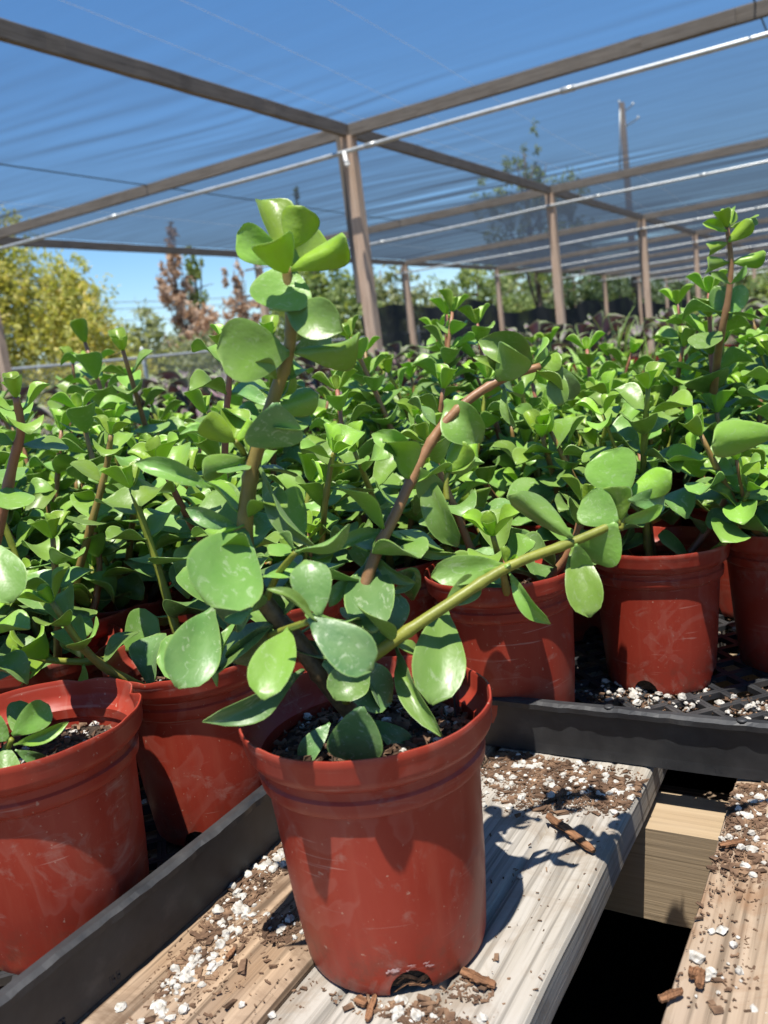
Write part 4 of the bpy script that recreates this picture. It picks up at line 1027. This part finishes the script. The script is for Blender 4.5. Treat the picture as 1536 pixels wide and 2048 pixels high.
for row in [
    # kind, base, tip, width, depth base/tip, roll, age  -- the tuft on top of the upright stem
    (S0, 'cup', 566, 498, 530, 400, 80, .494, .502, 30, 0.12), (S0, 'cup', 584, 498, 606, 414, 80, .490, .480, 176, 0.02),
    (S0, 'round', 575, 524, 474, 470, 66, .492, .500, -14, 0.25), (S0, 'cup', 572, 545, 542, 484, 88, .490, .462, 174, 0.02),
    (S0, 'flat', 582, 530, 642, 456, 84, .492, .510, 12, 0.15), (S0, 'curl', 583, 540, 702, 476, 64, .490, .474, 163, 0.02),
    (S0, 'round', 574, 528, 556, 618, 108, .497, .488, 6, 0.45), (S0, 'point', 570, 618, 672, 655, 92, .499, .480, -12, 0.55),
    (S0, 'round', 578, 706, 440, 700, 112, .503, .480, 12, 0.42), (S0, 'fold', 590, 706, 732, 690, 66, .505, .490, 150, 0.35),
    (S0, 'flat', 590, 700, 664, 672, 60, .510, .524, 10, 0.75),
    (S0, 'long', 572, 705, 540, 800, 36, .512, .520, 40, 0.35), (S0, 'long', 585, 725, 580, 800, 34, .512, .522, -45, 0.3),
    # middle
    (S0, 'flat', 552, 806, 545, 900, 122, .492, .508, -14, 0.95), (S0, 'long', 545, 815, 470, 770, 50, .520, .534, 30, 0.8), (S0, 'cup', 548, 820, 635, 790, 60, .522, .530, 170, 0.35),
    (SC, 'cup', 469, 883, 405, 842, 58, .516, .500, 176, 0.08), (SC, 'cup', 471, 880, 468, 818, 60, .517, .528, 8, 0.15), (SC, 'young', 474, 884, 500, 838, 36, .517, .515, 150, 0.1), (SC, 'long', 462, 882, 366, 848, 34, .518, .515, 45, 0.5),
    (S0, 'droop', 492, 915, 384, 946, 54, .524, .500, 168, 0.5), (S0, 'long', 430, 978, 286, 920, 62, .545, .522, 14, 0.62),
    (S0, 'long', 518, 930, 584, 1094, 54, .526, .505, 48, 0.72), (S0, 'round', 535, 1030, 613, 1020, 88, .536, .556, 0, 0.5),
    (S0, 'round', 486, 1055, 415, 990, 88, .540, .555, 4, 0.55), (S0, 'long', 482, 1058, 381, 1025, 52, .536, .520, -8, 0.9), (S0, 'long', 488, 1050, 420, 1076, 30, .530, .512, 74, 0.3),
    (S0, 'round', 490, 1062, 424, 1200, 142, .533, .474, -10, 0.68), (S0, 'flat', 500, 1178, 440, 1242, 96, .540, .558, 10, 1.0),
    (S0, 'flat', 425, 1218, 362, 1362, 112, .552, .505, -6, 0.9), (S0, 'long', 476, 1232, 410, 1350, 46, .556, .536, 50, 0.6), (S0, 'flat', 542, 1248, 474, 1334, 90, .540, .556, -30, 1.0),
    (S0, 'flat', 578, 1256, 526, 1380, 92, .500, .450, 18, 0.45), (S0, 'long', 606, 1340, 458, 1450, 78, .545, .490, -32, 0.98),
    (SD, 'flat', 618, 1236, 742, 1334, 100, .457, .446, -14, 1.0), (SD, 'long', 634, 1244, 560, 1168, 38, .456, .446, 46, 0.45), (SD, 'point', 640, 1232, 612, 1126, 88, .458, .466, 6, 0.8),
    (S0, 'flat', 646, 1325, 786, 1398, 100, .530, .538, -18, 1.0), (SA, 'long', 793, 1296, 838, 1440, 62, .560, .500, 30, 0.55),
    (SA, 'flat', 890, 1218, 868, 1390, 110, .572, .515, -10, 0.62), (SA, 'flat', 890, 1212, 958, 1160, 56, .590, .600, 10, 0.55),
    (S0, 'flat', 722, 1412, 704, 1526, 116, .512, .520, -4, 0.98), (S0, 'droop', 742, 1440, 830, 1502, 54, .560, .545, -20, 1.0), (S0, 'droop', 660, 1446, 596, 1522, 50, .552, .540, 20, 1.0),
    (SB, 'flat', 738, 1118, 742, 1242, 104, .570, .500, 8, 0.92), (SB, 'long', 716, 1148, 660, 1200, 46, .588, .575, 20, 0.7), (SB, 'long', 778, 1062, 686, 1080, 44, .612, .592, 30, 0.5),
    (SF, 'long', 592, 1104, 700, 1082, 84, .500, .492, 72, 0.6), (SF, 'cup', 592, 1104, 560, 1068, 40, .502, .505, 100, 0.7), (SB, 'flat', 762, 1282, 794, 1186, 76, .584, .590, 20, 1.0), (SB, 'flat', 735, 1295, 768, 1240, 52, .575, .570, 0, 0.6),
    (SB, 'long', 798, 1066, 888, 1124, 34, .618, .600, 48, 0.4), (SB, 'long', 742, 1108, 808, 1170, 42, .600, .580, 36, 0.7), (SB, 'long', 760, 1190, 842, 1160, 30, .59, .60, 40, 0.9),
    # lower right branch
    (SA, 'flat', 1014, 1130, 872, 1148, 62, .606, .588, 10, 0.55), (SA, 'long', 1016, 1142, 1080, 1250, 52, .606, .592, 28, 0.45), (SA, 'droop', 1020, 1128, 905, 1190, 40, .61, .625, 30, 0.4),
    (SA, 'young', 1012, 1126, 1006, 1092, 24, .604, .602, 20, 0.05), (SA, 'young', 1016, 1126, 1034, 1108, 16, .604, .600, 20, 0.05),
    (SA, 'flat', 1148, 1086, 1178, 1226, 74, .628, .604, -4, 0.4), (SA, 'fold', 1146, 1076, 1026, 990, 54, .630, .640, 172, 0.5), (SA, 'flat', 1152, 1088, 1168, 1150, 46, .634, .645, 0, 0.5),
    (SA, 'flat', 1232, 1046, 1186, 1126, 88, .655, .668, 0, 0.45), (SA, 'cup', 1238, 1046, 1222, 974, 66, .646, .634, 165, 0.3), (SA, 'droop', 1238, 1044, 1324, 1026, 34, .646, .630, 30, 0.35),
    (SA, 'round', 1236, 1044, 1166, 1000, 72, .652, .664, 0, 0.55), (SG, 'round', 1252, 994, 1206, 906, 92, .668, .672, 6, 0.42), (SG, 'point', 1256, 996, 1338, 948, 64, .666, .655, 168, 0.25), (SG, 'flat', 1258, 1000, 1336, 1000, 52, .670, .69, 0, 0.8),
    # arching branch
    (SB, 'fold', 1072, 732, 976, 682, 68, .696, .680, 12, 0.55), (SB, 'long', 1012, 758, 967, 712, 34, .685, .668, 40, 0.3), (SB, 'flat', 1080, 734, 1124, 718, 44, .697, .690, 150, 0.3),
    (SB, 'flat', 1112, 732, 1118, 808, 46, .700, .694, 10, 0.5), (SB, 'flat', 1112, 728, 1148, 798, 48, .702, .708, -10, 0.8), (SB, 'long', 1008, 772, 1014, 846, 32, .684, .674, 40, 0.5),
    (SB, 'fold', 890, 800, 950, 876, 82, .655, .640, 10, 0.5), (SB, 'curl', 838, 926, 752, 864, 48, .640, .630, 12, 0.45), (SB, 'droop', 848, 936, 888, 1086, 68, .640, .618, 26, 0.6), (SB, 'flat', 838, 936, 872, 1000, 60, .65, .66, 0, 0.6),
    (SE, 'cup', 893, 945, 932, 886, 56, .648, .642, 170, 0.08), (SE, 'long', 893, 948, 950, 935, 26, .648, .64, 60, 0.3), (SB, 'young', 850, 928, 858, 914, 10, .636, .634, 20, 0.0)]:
    row = list(row); ka, d0_, d1_ = (0.0, 0.560, 0.527 + max(0, row[1 + 1] - 765) / 473 * 0.029) if row[0] in (SA, SG) else ((0.13, 0.556, 0.546) if row[0] in (SB, SE) else (1, 0, 0))
    mid_ = (row[7] + row[8]) / 2; nm_ = d1_ + (mid_ - d0_) * ka; row[7] = nm_ + (row[7] - mid_) * 0.9; row[8] = nm_ + (row[8] - mid_) * 0.9
    px_leaf(*row)
# smaller leaves filling the stems
rq = random.Random(31)
for st, lst, nodes, sz in ((S0, [(600, 1290, .550), (545, 1225, .545), (508, 1165, .541), (490, 1075, .536), (500, 960, .528)], [.06, .2, .34, .5, .68, .85], .046), (SB, [(668, 1382, .546), (700, 1250, .548), (738, 1110, .552), (790, 1035, .554), (832, 932, .557)], [.12, .26, .4, .52, .66, .8, .93], .044), (S0, [(500, 960, .528), (520, 880, .522), (548, 795, .515), (577, 705, .507)], [.12, .45, .8], .030), (SA, [(715, 1345, .544), (765, 1298, .527), (890, 1213, .530)], [.3, .6], .035), (SB, [(832, 932, .557), (880, 858, .559), (940, 798, .561), (1008, 757, .563), (1080, 733, .564)], [.25, .7, .97], .034)):
    for kd, mx, age in leafy(rq, spline(px_pts(lst), 14), nodes, sz, rq.uniform(0, 3), False, 0.8):
        l = link('leaf', LEAF[kd], st, mx); l['age'] = age
# the little shoot inside the dented left pot
LI = (Matrix.Translation(LP.location) @ Matrix.Rotation(0.6, 4, 'Z') @ Matrix.Scale(0.95, 4)).inverted()
for lst, rr_ in (([(-20, 1570, .60), (0, 1525, .595), (12, 1500, .59), (24, 1478, .585)], 0.0032), ([(-60, 1560, .62), (-70, 1440, .61), (-60, 1330, .60), (-45, 1250, .60)], 0.005)):
    pts = spline(px_pts(lst), 16); st = link('stem', make_stem_mesh(pts, rr_, rr_ * 0.6, [.5, .8], 0.3, 1.2, 8), LP, LI); st['red'] = 0.1
    if lst[0][0] == -20:
        for row in [('flat', 24, 1470, 98, 1412, 62, .585, .60, 10, .5), ('long', 28, 1490, 118, 1462, 40, .583, .575, 20, .3), ('flat', 18, 1480, -40, 1440, 60, .585, .58, -10, .6), ('flat', 10, 1490, 14, 1580, 60, .59, .565, 10, .7), ('long', 30, 1500, 95, 1530, 40, .60, .61, 0, .9), ('flat', 30, 1470, 40, 1400, 46, .60, .615, 0, .6)]:
            px_leaf(st, *row)
    else:
        for kd, mx, age in leafy(random.Random(4), pts, [.5, .65, .8, .92], 0.05, 0.4):
            l = link('leaf', LEAF[kd], st, mx); l['age'] = age

# ================================================================== SHOOTS THAT STAND OUT OF THE CROWD
def shoot_plant(label, x, y, s, rz, shoots, px_leaves=(), proto=None, group=FRONT, pm=None):
    t = potted(label, group, x, y, ZT, s, rz, proto or PROTO[6][:3], pm or POTS[2])
    inv = (Matrix.Translation((x, y, ZT)) @ Matrix.Rotation(rz, 4, 'Z') @ Matrix.Scale(s, 4)).inverted()
    for si, (lst, r0, r1, red, nodes, size, seed) in enumerate(shoots):
        pts = spline(px_pts(lst), 22); me = make_stem_mesh(pts, r0, r1, nodes, 0.5, 1.3, 10)
        st = link('stem', me, t, inv); st['red'] = red
        rq = random.Random(seed)
        for kd, mx, age in leafy(rq, pts, nodes, size, rq.uniform(0, 3), True, 0.7):
            l = link('leaf', LEAF[kd], st, mx); l['age'] = age
        for row in px_leaves:
            if row[0] == si: px_leaf(st, *row[1:])
    return t
b0 = rim_at(-60, 1290, 0.93)
shoot_plant('red pot of succulent with a tall pinkish stem at the left edge', b0.x, b0.y, 0.93, 0.3, [
    ([(-70, 1300, .70), (-10, 1090, .66), (25, 930, .64), (42, 860, .63), (32, 795, .62)], 0.0048, 0.0026, 0.9, [.42, .62, .78, .9], 0.040, 3)],
    [(0, 'flat', -30, 1080, 18, 1194, 100, .58, .555, 0, 0.6)])
b0 = rim_at(150, 1215, 0.93)
shoot_plant('red pot of succulent with an orange-green leaning stem on the left', b0.x, b0.y, 0.93, 1.3, [
    ([(135, 1235, .86), (150, 1170, .85), (185, 1040, .83), (212, 940, .82), (222, 870, .81)], 0.0046, 0.0026, 0.5, [.3, .5, .68, .85], 0.046, 5),
    ([(290, 1275, .80), (215, 1318, .76), (120, 1322, .74), (60, 1312, .73)], 0.0036, 0.0026, 0.1, [.2, .5, .8], 0.045, 8)])
b0 = rim_at(470, 1175, 0.93)
shoot_plant('red pot of succulent with a magenta stem just left of the front stem', b0.x, b0.y, 0.93, 2.3, [
    ([(448, 1120, .86), (449, 960, .82), (452, 840, .80), (460, 740, .79), (458, 690, .785)], 0.0040, 0.0022, 1.0, [.45, .62, .78, .92], 0.046, 12),
    ([(640, 1130, .84), (650, 1010, .80), (662, 930, .79), (668, 905, .785)], 0.0034, 0.0022, 0.3, [.45, .66, .84], 0.046, 15)])
b0 = rim_at(1500, 905, 0.93)
shoot_plant('red pot of succulent sending up the tallest shoot at the right', b0.x, b0.y, 0.93, 0.9, [
    ([(1425, 800, 1.10), (1440, 680, 1.04), (1456, 600, 1.02), (1462, 520, 1.01), (1454, 455, 1.00)], 0.0052, 0.0026, 0.75, [.30, .42], 0.05, 22)],
    [(0, 'young', 1454, 462, 1404, 447, 26, 1.0, .99, 20, 0.05), (0, 'cup', 1456, 455, 1464, 420, 26, 1.0, 1.005, 170, 0.02), (0, 'cup', 1457, 484, 1503, 440, 34, 1.0, .985, 165, 0.05), (0, 'young', 1462, 455, 1508, 432, 22, 1.0, 1.02, 30, 0.1),
     (0, 'cup', 1454, 486, 1420, 500, 26, 1.0, .985, 170, 0.1), (0, 'droop', 1457, 525, 1390, 532, 36, 1.01, .985, 165, 0.15), (0, 'curl', 1464, 526, 1534, 508, 34, 1.01, .99, 160, 0.2), (0, 'long', 1460, 568, 1431, 546, 24, 1.0, .985, 30, 0.5), (0, 'long', 1462, 568, 1494, 538, 24, 1.0, .985, 30, 0.5),
     (0, 'flat', 1452, 640, 1432, 576, 42, 1.03, 1.04, 170, 0.6), (0, 'flat', 1458, 640, 1484, 574, 42, 1.03, 1.03, 180, 0.6)], PROTO[1])
# the plant out of frame on the right-hand plank; one of its leaves reaches in
potted('red pot of succulent on the right-hand plank, reaching in from the right edge', FRONT, 0.06, 0.52, ZB + 0.001, 0.97, 1.1, PROTO[1], POTS[0])

# ================================================================== PURPLE PLANTS, GRASS AND FLOWERS BEYOND
PL_ = [leaf_mesh('leaf', MAT['purple'], 0.5, -0.25, -0.3, 0.40, 0.75, 2.2, 0.02, NL=8, NW=4), leaf_mesh('leaf', MAT['purple'], 0.7, 0.1, -0.5, 0.46, 0.7, 2.4, 0.02, wave=0.3, NL=8, NW=4)]
r = random.Random(5); n = 0
BOXP = []
for j in range(7):
    for i in range(26):
        x = -4.7 + i * 0.21 + r.uniform(-0.03, 0.03); y = 1.25 + j * 0.21 + r.uniform(-0.03, 0.03)
        q = -x * 0.72 + y * 0.70; u, v_, d = pr(Vector((x, y, 1.15)))
        if d <= 0.1 or not (2.72 < q < 3.75) or u < -120 or u > 1650: continue
        BOXP.append((x, y))
for (jx, jy) in [(px_, d_) for px_ in range(560, 1640, 46) for d_ in (3.3, 3.55, 3.85)]:
    p = at(jx + r.uniform(-15, 15), 690, jy + r.uniform(-0.06, 0.06)); BOXP.append((p.x, p.y))
kept = []
for (x, y) in BOXP:
    if any(math.hypot(x - a, y - b_) < 0.185 for a, b_ in kept) or any(math.hypot(x - a, y - b_) < 0.17 for a, b_ in spots): continue
    kept.append((x, y))
pot_s = POTS[3]
for (x, y) in kept:
    n += 1; u, v_, d = pr(Vector((x, y, 1.15)))
    side_ = 'left of the tall front stem' if u < 540 else ('between the front stem and the second post' if u < 1100 else 'right of the second post')
    t = thing('purple_leaf_plant', 'dark purple leafy potted plant beyond the succulents, %s' % side_, 'potted plant', (x, y, 0.875), r.uniform(0, 6.28), 'purple plants behind the succulents ' + side_)
    link('pot', pot_s, t)
    b = MB(); b.tube([(0, 0, 0.10), (0.004, 0, 0.2), (0, 0.004, 0.30)], [0.006, 0.005, 0.004], 6); st = link('stem', b.mesh('stem', [MAT['bark']]), t)
    for k in range(13):
        a = k * 2.4 + r.random() * 0.5; el = rad(r.uniform(5, 60)); z = 0.19 + 0.009 * k
        Y = Vector((math.cos(a) * math.cos(el), math.sin(a) * math.cos(el), math.sin(el))); N = Vector((-math.cos(a) * math.sin(el), -math.sin(a) * math.sin(el), math.cos(el)))
        L = r.uniform(0.085, 0.13); l = link('leaf', PL_[k % 2], st, frame_m(Vector((0, 0, z)), Y, N, L, L * 0.42, 0.42)); l['age'] = r.random()
print('purple', n)
# bench carrying them
b = MB()
for i in range(12): b.box(-5.0, 1.0 + i * 0.34, 0.765, 0.9, 1.0 + i * 0.34 + 0.30, 0.790 if i > 4 else 0.600)
bt = thing('rear_bench', 'timber bench hidden under the purple plants', 'bench', (-2, 3.5, 0))
for i in range(8):
    me = board_mesh('bench_plank', 5.6, 0.28, 0.03, MAT['wood_brown'], 1, 4, 0.002, 0.004, 90 + i)
    link('bench_plank', me, bt, Matrix.Translation((2.7, -0.85 + i * 0.33, 0.797)) @ Matrix.Rotation(rad(90), 4, 'Z'))
for x in (-2.5, 0, 2.3):
    for y in (-0.8, 1.4):
        b = MB(); b.box(x - .045, y - .045, 0, x + .045, y + .045, 0.765); link('leg', b.mesh('leg', [MAT['wood_brown']]), bt)

def tuft(px, d, h, nb, seed, label, zbase=0.95, spread=0.5):
    r = random.Random(seed); p = at(px, 690, d); V = []; F_ = []; rim = []
    for i in range(nb):
        a = r.uniform(0, 6.28); L = h * r.uniform(0.55, 1.0); w_ = r.uniform(0.004, 0.008); b0 = Vector((r.uniform(-.03, .03), r.uniform(-.03, .03), 0)); o = Vector((math.cos(a), math.sin(a), 0)); sd = Vector((-math.sin(a), math.cos(a), 0)); lean = r.uniform(0.1, spread); K = 7
        base = len(V)
        for k in range(K + 1):
            t = k / K; c = b0 + o * (lean * L * t ** 2.2) + Vector((0, 0, L * (t - 0.35 * lean * t ** 3 * 1.6))); ww = w_ * (1 - t ** 2) + 0.0004
            V += [c - sd * ww, c + sd * ww + Vector((0, 0, 0.001))]; rim += [0, 0]
            if k < K: F_.append((base + 2 * k, base + 2 * k + 1, base + 2 * k + 3, base + 2 * k + 2))
    o = link('grass_tuft', mesh('grass_tuft', V, F_, [MAT['grass']], True, {'rim': rim})); o.location = (p.x, p.y, zbase); o['age'] = r.random()
    tag(o, label, 'grass tuft')
tuft(1238, 2.75, 0.34, 14, 1, 'tall grass tuft in front of the third post, its blades reaching up', 0.98)
tuft(1165, 2.9, 0.26, 16, 2, 'arching grass tuft beside the second tall post', 0.98, 0.9)
tuft(1345, 2.6, 0.30, 12, 3, 'broad bright grass tuft left of the tallest right shoot', 0.98, 0.4)
tuft(1290, 2.9, 0.22, 12, 4, 'short grass tuft under the third post', 0.98)
tuft(1400, 3.0, 0.26, 12, 5, 'thin grass tuft behind the tallest right shoot', 0.98, 0.6)
tuft(1075, 3.0, 0.22, 8, 6, 'sparse grass tuft left of the second tall post', 1.0, 0.5)
tuft(690, 3.1, 0.26, 14, 7, 'weedy grass tuft at the foot of the big post', 0.90, 0.9)
tuft(345, 2.9, 0.24, 26, 8, 'fine grass tuft left of the main stem, over the fence rail', 0.92, 0.9)
tuft(620, 3.3, 0.2, 12, 9, 'grass tuft behind the main stem', 0.92, 0.9)
p = at(1500, 570, 5.0); t = thing('flowering_bush', 'small bush with orange flowers at the right beyond the posts', 'flowering plant', (p.x, p.y, p.z - 0.45))
o = link('leaves', leaf_cloud('leaves', [(0, 0, 0.3, 0.4, 0.4, 0.2)], 700, 0.05, MAT['tree_green'], 61), t); o['kind'] = 'stuff'
o = link('flowers', leaf_cloud('flowers', [(0, 0, 0.44, 0.07, 0.07, 0.05)], 120, 0.022, MAT['flower'], 62, 2.0), t); o['kind'] = 'stuff'

# ================================================================== LITTER ON THE PLANKS
def on_plank(x, y):
    for cx, wd, mt in planks:
        if abs(x - cx) < wd / 2 - 0.002: return True
    return False
def patch(r, lst, smin, smax, pw):
    out = []
    for (px, py, rx, ry, ang, n) in lst:
        c = onz(px, py, ZB); ca, sa = math.cos(ang), math.sin(ang)
        for _ in range(n):
            a = r.uniform(0, 6.28); q = math.sqrt(r.random()) * (1 if r.random() < 0.8 else 1.5)
            dx, dy = rx * q * math.cos(a), ry * q * math.sin(a); x, y = c.x + dx * ca - dy * sa, c.y + dx * sa + dy * ca
            if not on_plank(x, y): continue
            if math.hypot(x - mp.x, y - mp.y) < 0.0635: continue
            if y > 0.706 and x > -0.45: continue
            if x < -0.449 and y < 0.69: continue
            out.append((x, y, ZB, smin + (smax - smin) * r.random() ** pw))
    return out
r = random.Random(12)
PERL = [(555, 1690, .012, .05, 0, 90), (500, 1770, .010, .05, 0, 90), (430, 1880, .012, .05, 0, 110), (380, 1960, .012, .035, 0, 70), (310, 2030, .02, .02, 0, 30), (560, 1850, .012, .012, 0, 30), (1010, 1540, .03, .03, 0, 130), (1120, 1560, .05, .025, 0, 160), (1230, 1590, .025, .02, 0, 60), (1010, 1600, .02, .02, 0, 30),
        (1490, 1600, .03, .03, 0, 90), (1500, 1680, .035, .04, 0, 70), (1450, 1750, .03, .05, 0, 25), (1500, 1960, .05, .05, 0, 40), (800, 2030, .02, .008, 0, 20), (860, 2030, .03, .01, 0, 30), (1050, 1900, .06, .12, 0, 10), (480, 1950, .03, .08, 0, 16), (1330, 1990, .02, .05, 0, 10)]
tag(grains('perlite_grains', [s_ for s_ in patch(r, PERL, 0.0009, 0.0046, 2.0) if r.random() < 0.62], MAT['perlite'], 1, 0.8), 'white perlite grains spilled over the planks', 'perlite', kind='stuff')
LIT = [(1020, 1530, .035, .03, 0, 520), (1120, 1555, .055, .028, 0, 900), (1230, 1590, .03, .025, 0, 420), (1080, 1600, .04, .02, 0, 160), (540, 1700, .012, .06, 0, 260), (480, 1800, .014, .05, 0, 200), (420, 1910, .02, .05, 0, 200), (560, 1860, .015, .012, 0, 90), (1490, 1610, .035, .035, 0, 500), (1500, 1700, .04, .04, 0, 240), (1460, 1850, .04, .08, 0, 90), (830, 2030, .045, .010, 0, 260), (930, 1980, .02, .01, 0, 40), (1120, 1850, .07, .15, 0, 40), (500, 1950, .05, .08, 0, 80)]
tag(grains('bark_litter', patch(r, LIT, 0.0014, 0.0070, 3.0) + patch(r, LIT * 4, 0.0006, 0.0024, 1.6), MAT['litter'], 2, 0.55), 'crumbled brown bark and soil scattered on the planks', 'litter', kind='stuff')
# litter lying in the trays between the pots
def tray_spots(r, x0, y0, x1, y1, n, smin, smax): return [(r.uniform(x0, x1), r.uniform(y0, y1), ZB + (0.008 if r.random() < 0.4 else 0.0), smin + (smax - smin) * r.random() ** 2) for _ in range(n)]
def cl_spots(r, px, py, rx, ry, n, smin, smax, dz=0.006):
    c = onz(px, py, ZB + 0.005); return [(c.x + r.gauss(0, rx), c.y + r.gauss(0, ry), ZB + dz * r.random(), smin + (smax - smin) * r.random() ** 1.8) for _ in range(n)]
tag(grains('tray_litter', tray_spots(r, -0.44, 0.72, 0.0, 1.1, 900, .0015, .007) + tray_spots(r, -0.9, 0.24, -0.46, 0.7, 1000, .0015, .008) + cl_spots(r, 1290, 1400, .03, .018, 500, .0012, .005, .012) + cl_spots(r, 1530, 1420, .02, .015, 240, .0012, .005, .012), MAT['litter'], 3, 0.5), 'brown litter lying in the mesh trays between pots', 'litter', kind='stuff')
tag(grains('tray_perlite', cl_spots(r, 1290, 1395, .028, .016, 120, .0018, .0052, .014) + cl_spots(r, 1525, 1425, .02, .014, 60, .0018, .005, .014) + tray_spots(r, -0.9, 0.24, -0.46, 0.7, 160, .0015, .005) + tray_spots(r, -0.44, 0.72, 0.0, 1.1, 120, .0015, .005), MAT['perlite'], 4, 0.8), 'white perlite lying in the mesh trays between pots', 'perlite', kind='stuff')

def chip(p, q, wd, th, label, seed, lift=0.0):
    a = onz(*p, ZB); c = onz(*q, ZB); d = c - a; L = d.length; ang = math.atan2(d.y, d.x) - math.pi / 2
    r = random.Random(seed); v = []; f = []; N = 14; n = 6
    for i in range(N + 1):
        t = i / N; k = (0.35 + 0.65 * math.sin(math.pi * min(1, 0.12 + t * 0.86)) ** 0.6)
        off = 0.18 * wd * noise.noise(Vector((t * 3, seed, 0)))
        for j in range(n):
            aa = 2 * math.pi * j / n + 0.4
            v.append((off + math.cos(aa) * wd / 2 * k * r.uniform(0.8, 1.2), t * L + r.uniform(-.02, .02) * L, th / 2 + math.sin(aa) * th / 2 * r.uniform(0.7, 1.25) + lift * math.sin(math.pi * t)))
    for i in range(N):
        for j in range(n): f.append((i * n + j, i * n + (j + 1) % n, (i + 1) * n + (j + 1) % n, (i + 1) * n + j))
    f.append(tuple(range(n - 1, -1, -1))); f.append(tuple(N * n + j for j in range(n)))
    o = link('bark_chip', mesh('bark_chip', v, f, [MAT['bark']])); o.location = (a.x, a.y, ZB + 0.0018); o.rotation_euler = (0, 0, ang)
    tag(o, label, 'bark chip')
chip((1097, 1640), (1190, 1712), .0085, .005, 'long brown bark splinter on the pale plank right of the front pot', 1)
chip((925, 1952), (992, 1982), .008, .004, 'flat bark chip near the right foot of the front pot', 2)
chip((735, 2050), (752, 2000), .005, .003, 'orange-brown splinter below the hole of the front pot', 3)
chip((1320, 2010), (1365, 1992), .006, .004, 'dark bark chip on the right plank beside the gap', 4)
chip((1380, 1955), (1410, 1965), .009, .006, 'crumpled brown bark piece on the right plank', 5)
chip((455, 1925), (470, 1905), .004, .003, 'small reddish splinter on the brown left plank', 6)
chip((1440, 1700), (1490, 1690), .006, .004, 'bark strip lying across soil on the right plank', 7)
chip((1400, 1985), (1402, 1955), .006, .005, 'brown chip on the right plank nearest the bottom edge', 8)
chip((715, 2008), (735, 2018), .007, .004, 'pale bark flake under the front pot hole', 9)
# out-of-focus leaf reaching in at the right edge, on its own stem of the right-hand plant
own = [o for o in bpy.data.objects if o.get('label', '').startswith('red pot of succulent on the right-hand plank')][0]
inv = (Matrix.Translation(own.location) @ Matrix.Rotation(1.1, 4, 'Z') @ Matrix.Scale(0.97, 4)).inverted()
base_w = (Matrix.Translation(own.location) @ Matrix.Rotation(1.1, 4, 'Z') @ Matrix.Scale(0.97, 4)) @ Vector((0.0, 0.0, 0.13))
pts = spline([base_w, base_w.lerp(at(1600, 930, .56), 0.6), at(1590, 880, .55), at(1545, 862, .545)], 14)
st = link('stem', make_stem_mesh(pts, 0.005, 0.002, [.6, .8], 0.4, 1.2, 8), own, inv); st['red'] = 0.4
px_leaf(st, 'flat', 1560, 862, 1416, 886, 76, .55, .535, 168, 0.3); px_leaf(st, 'cup', 1550, 862, 1590, 800, 60, .55, .54, 20, 0.3)
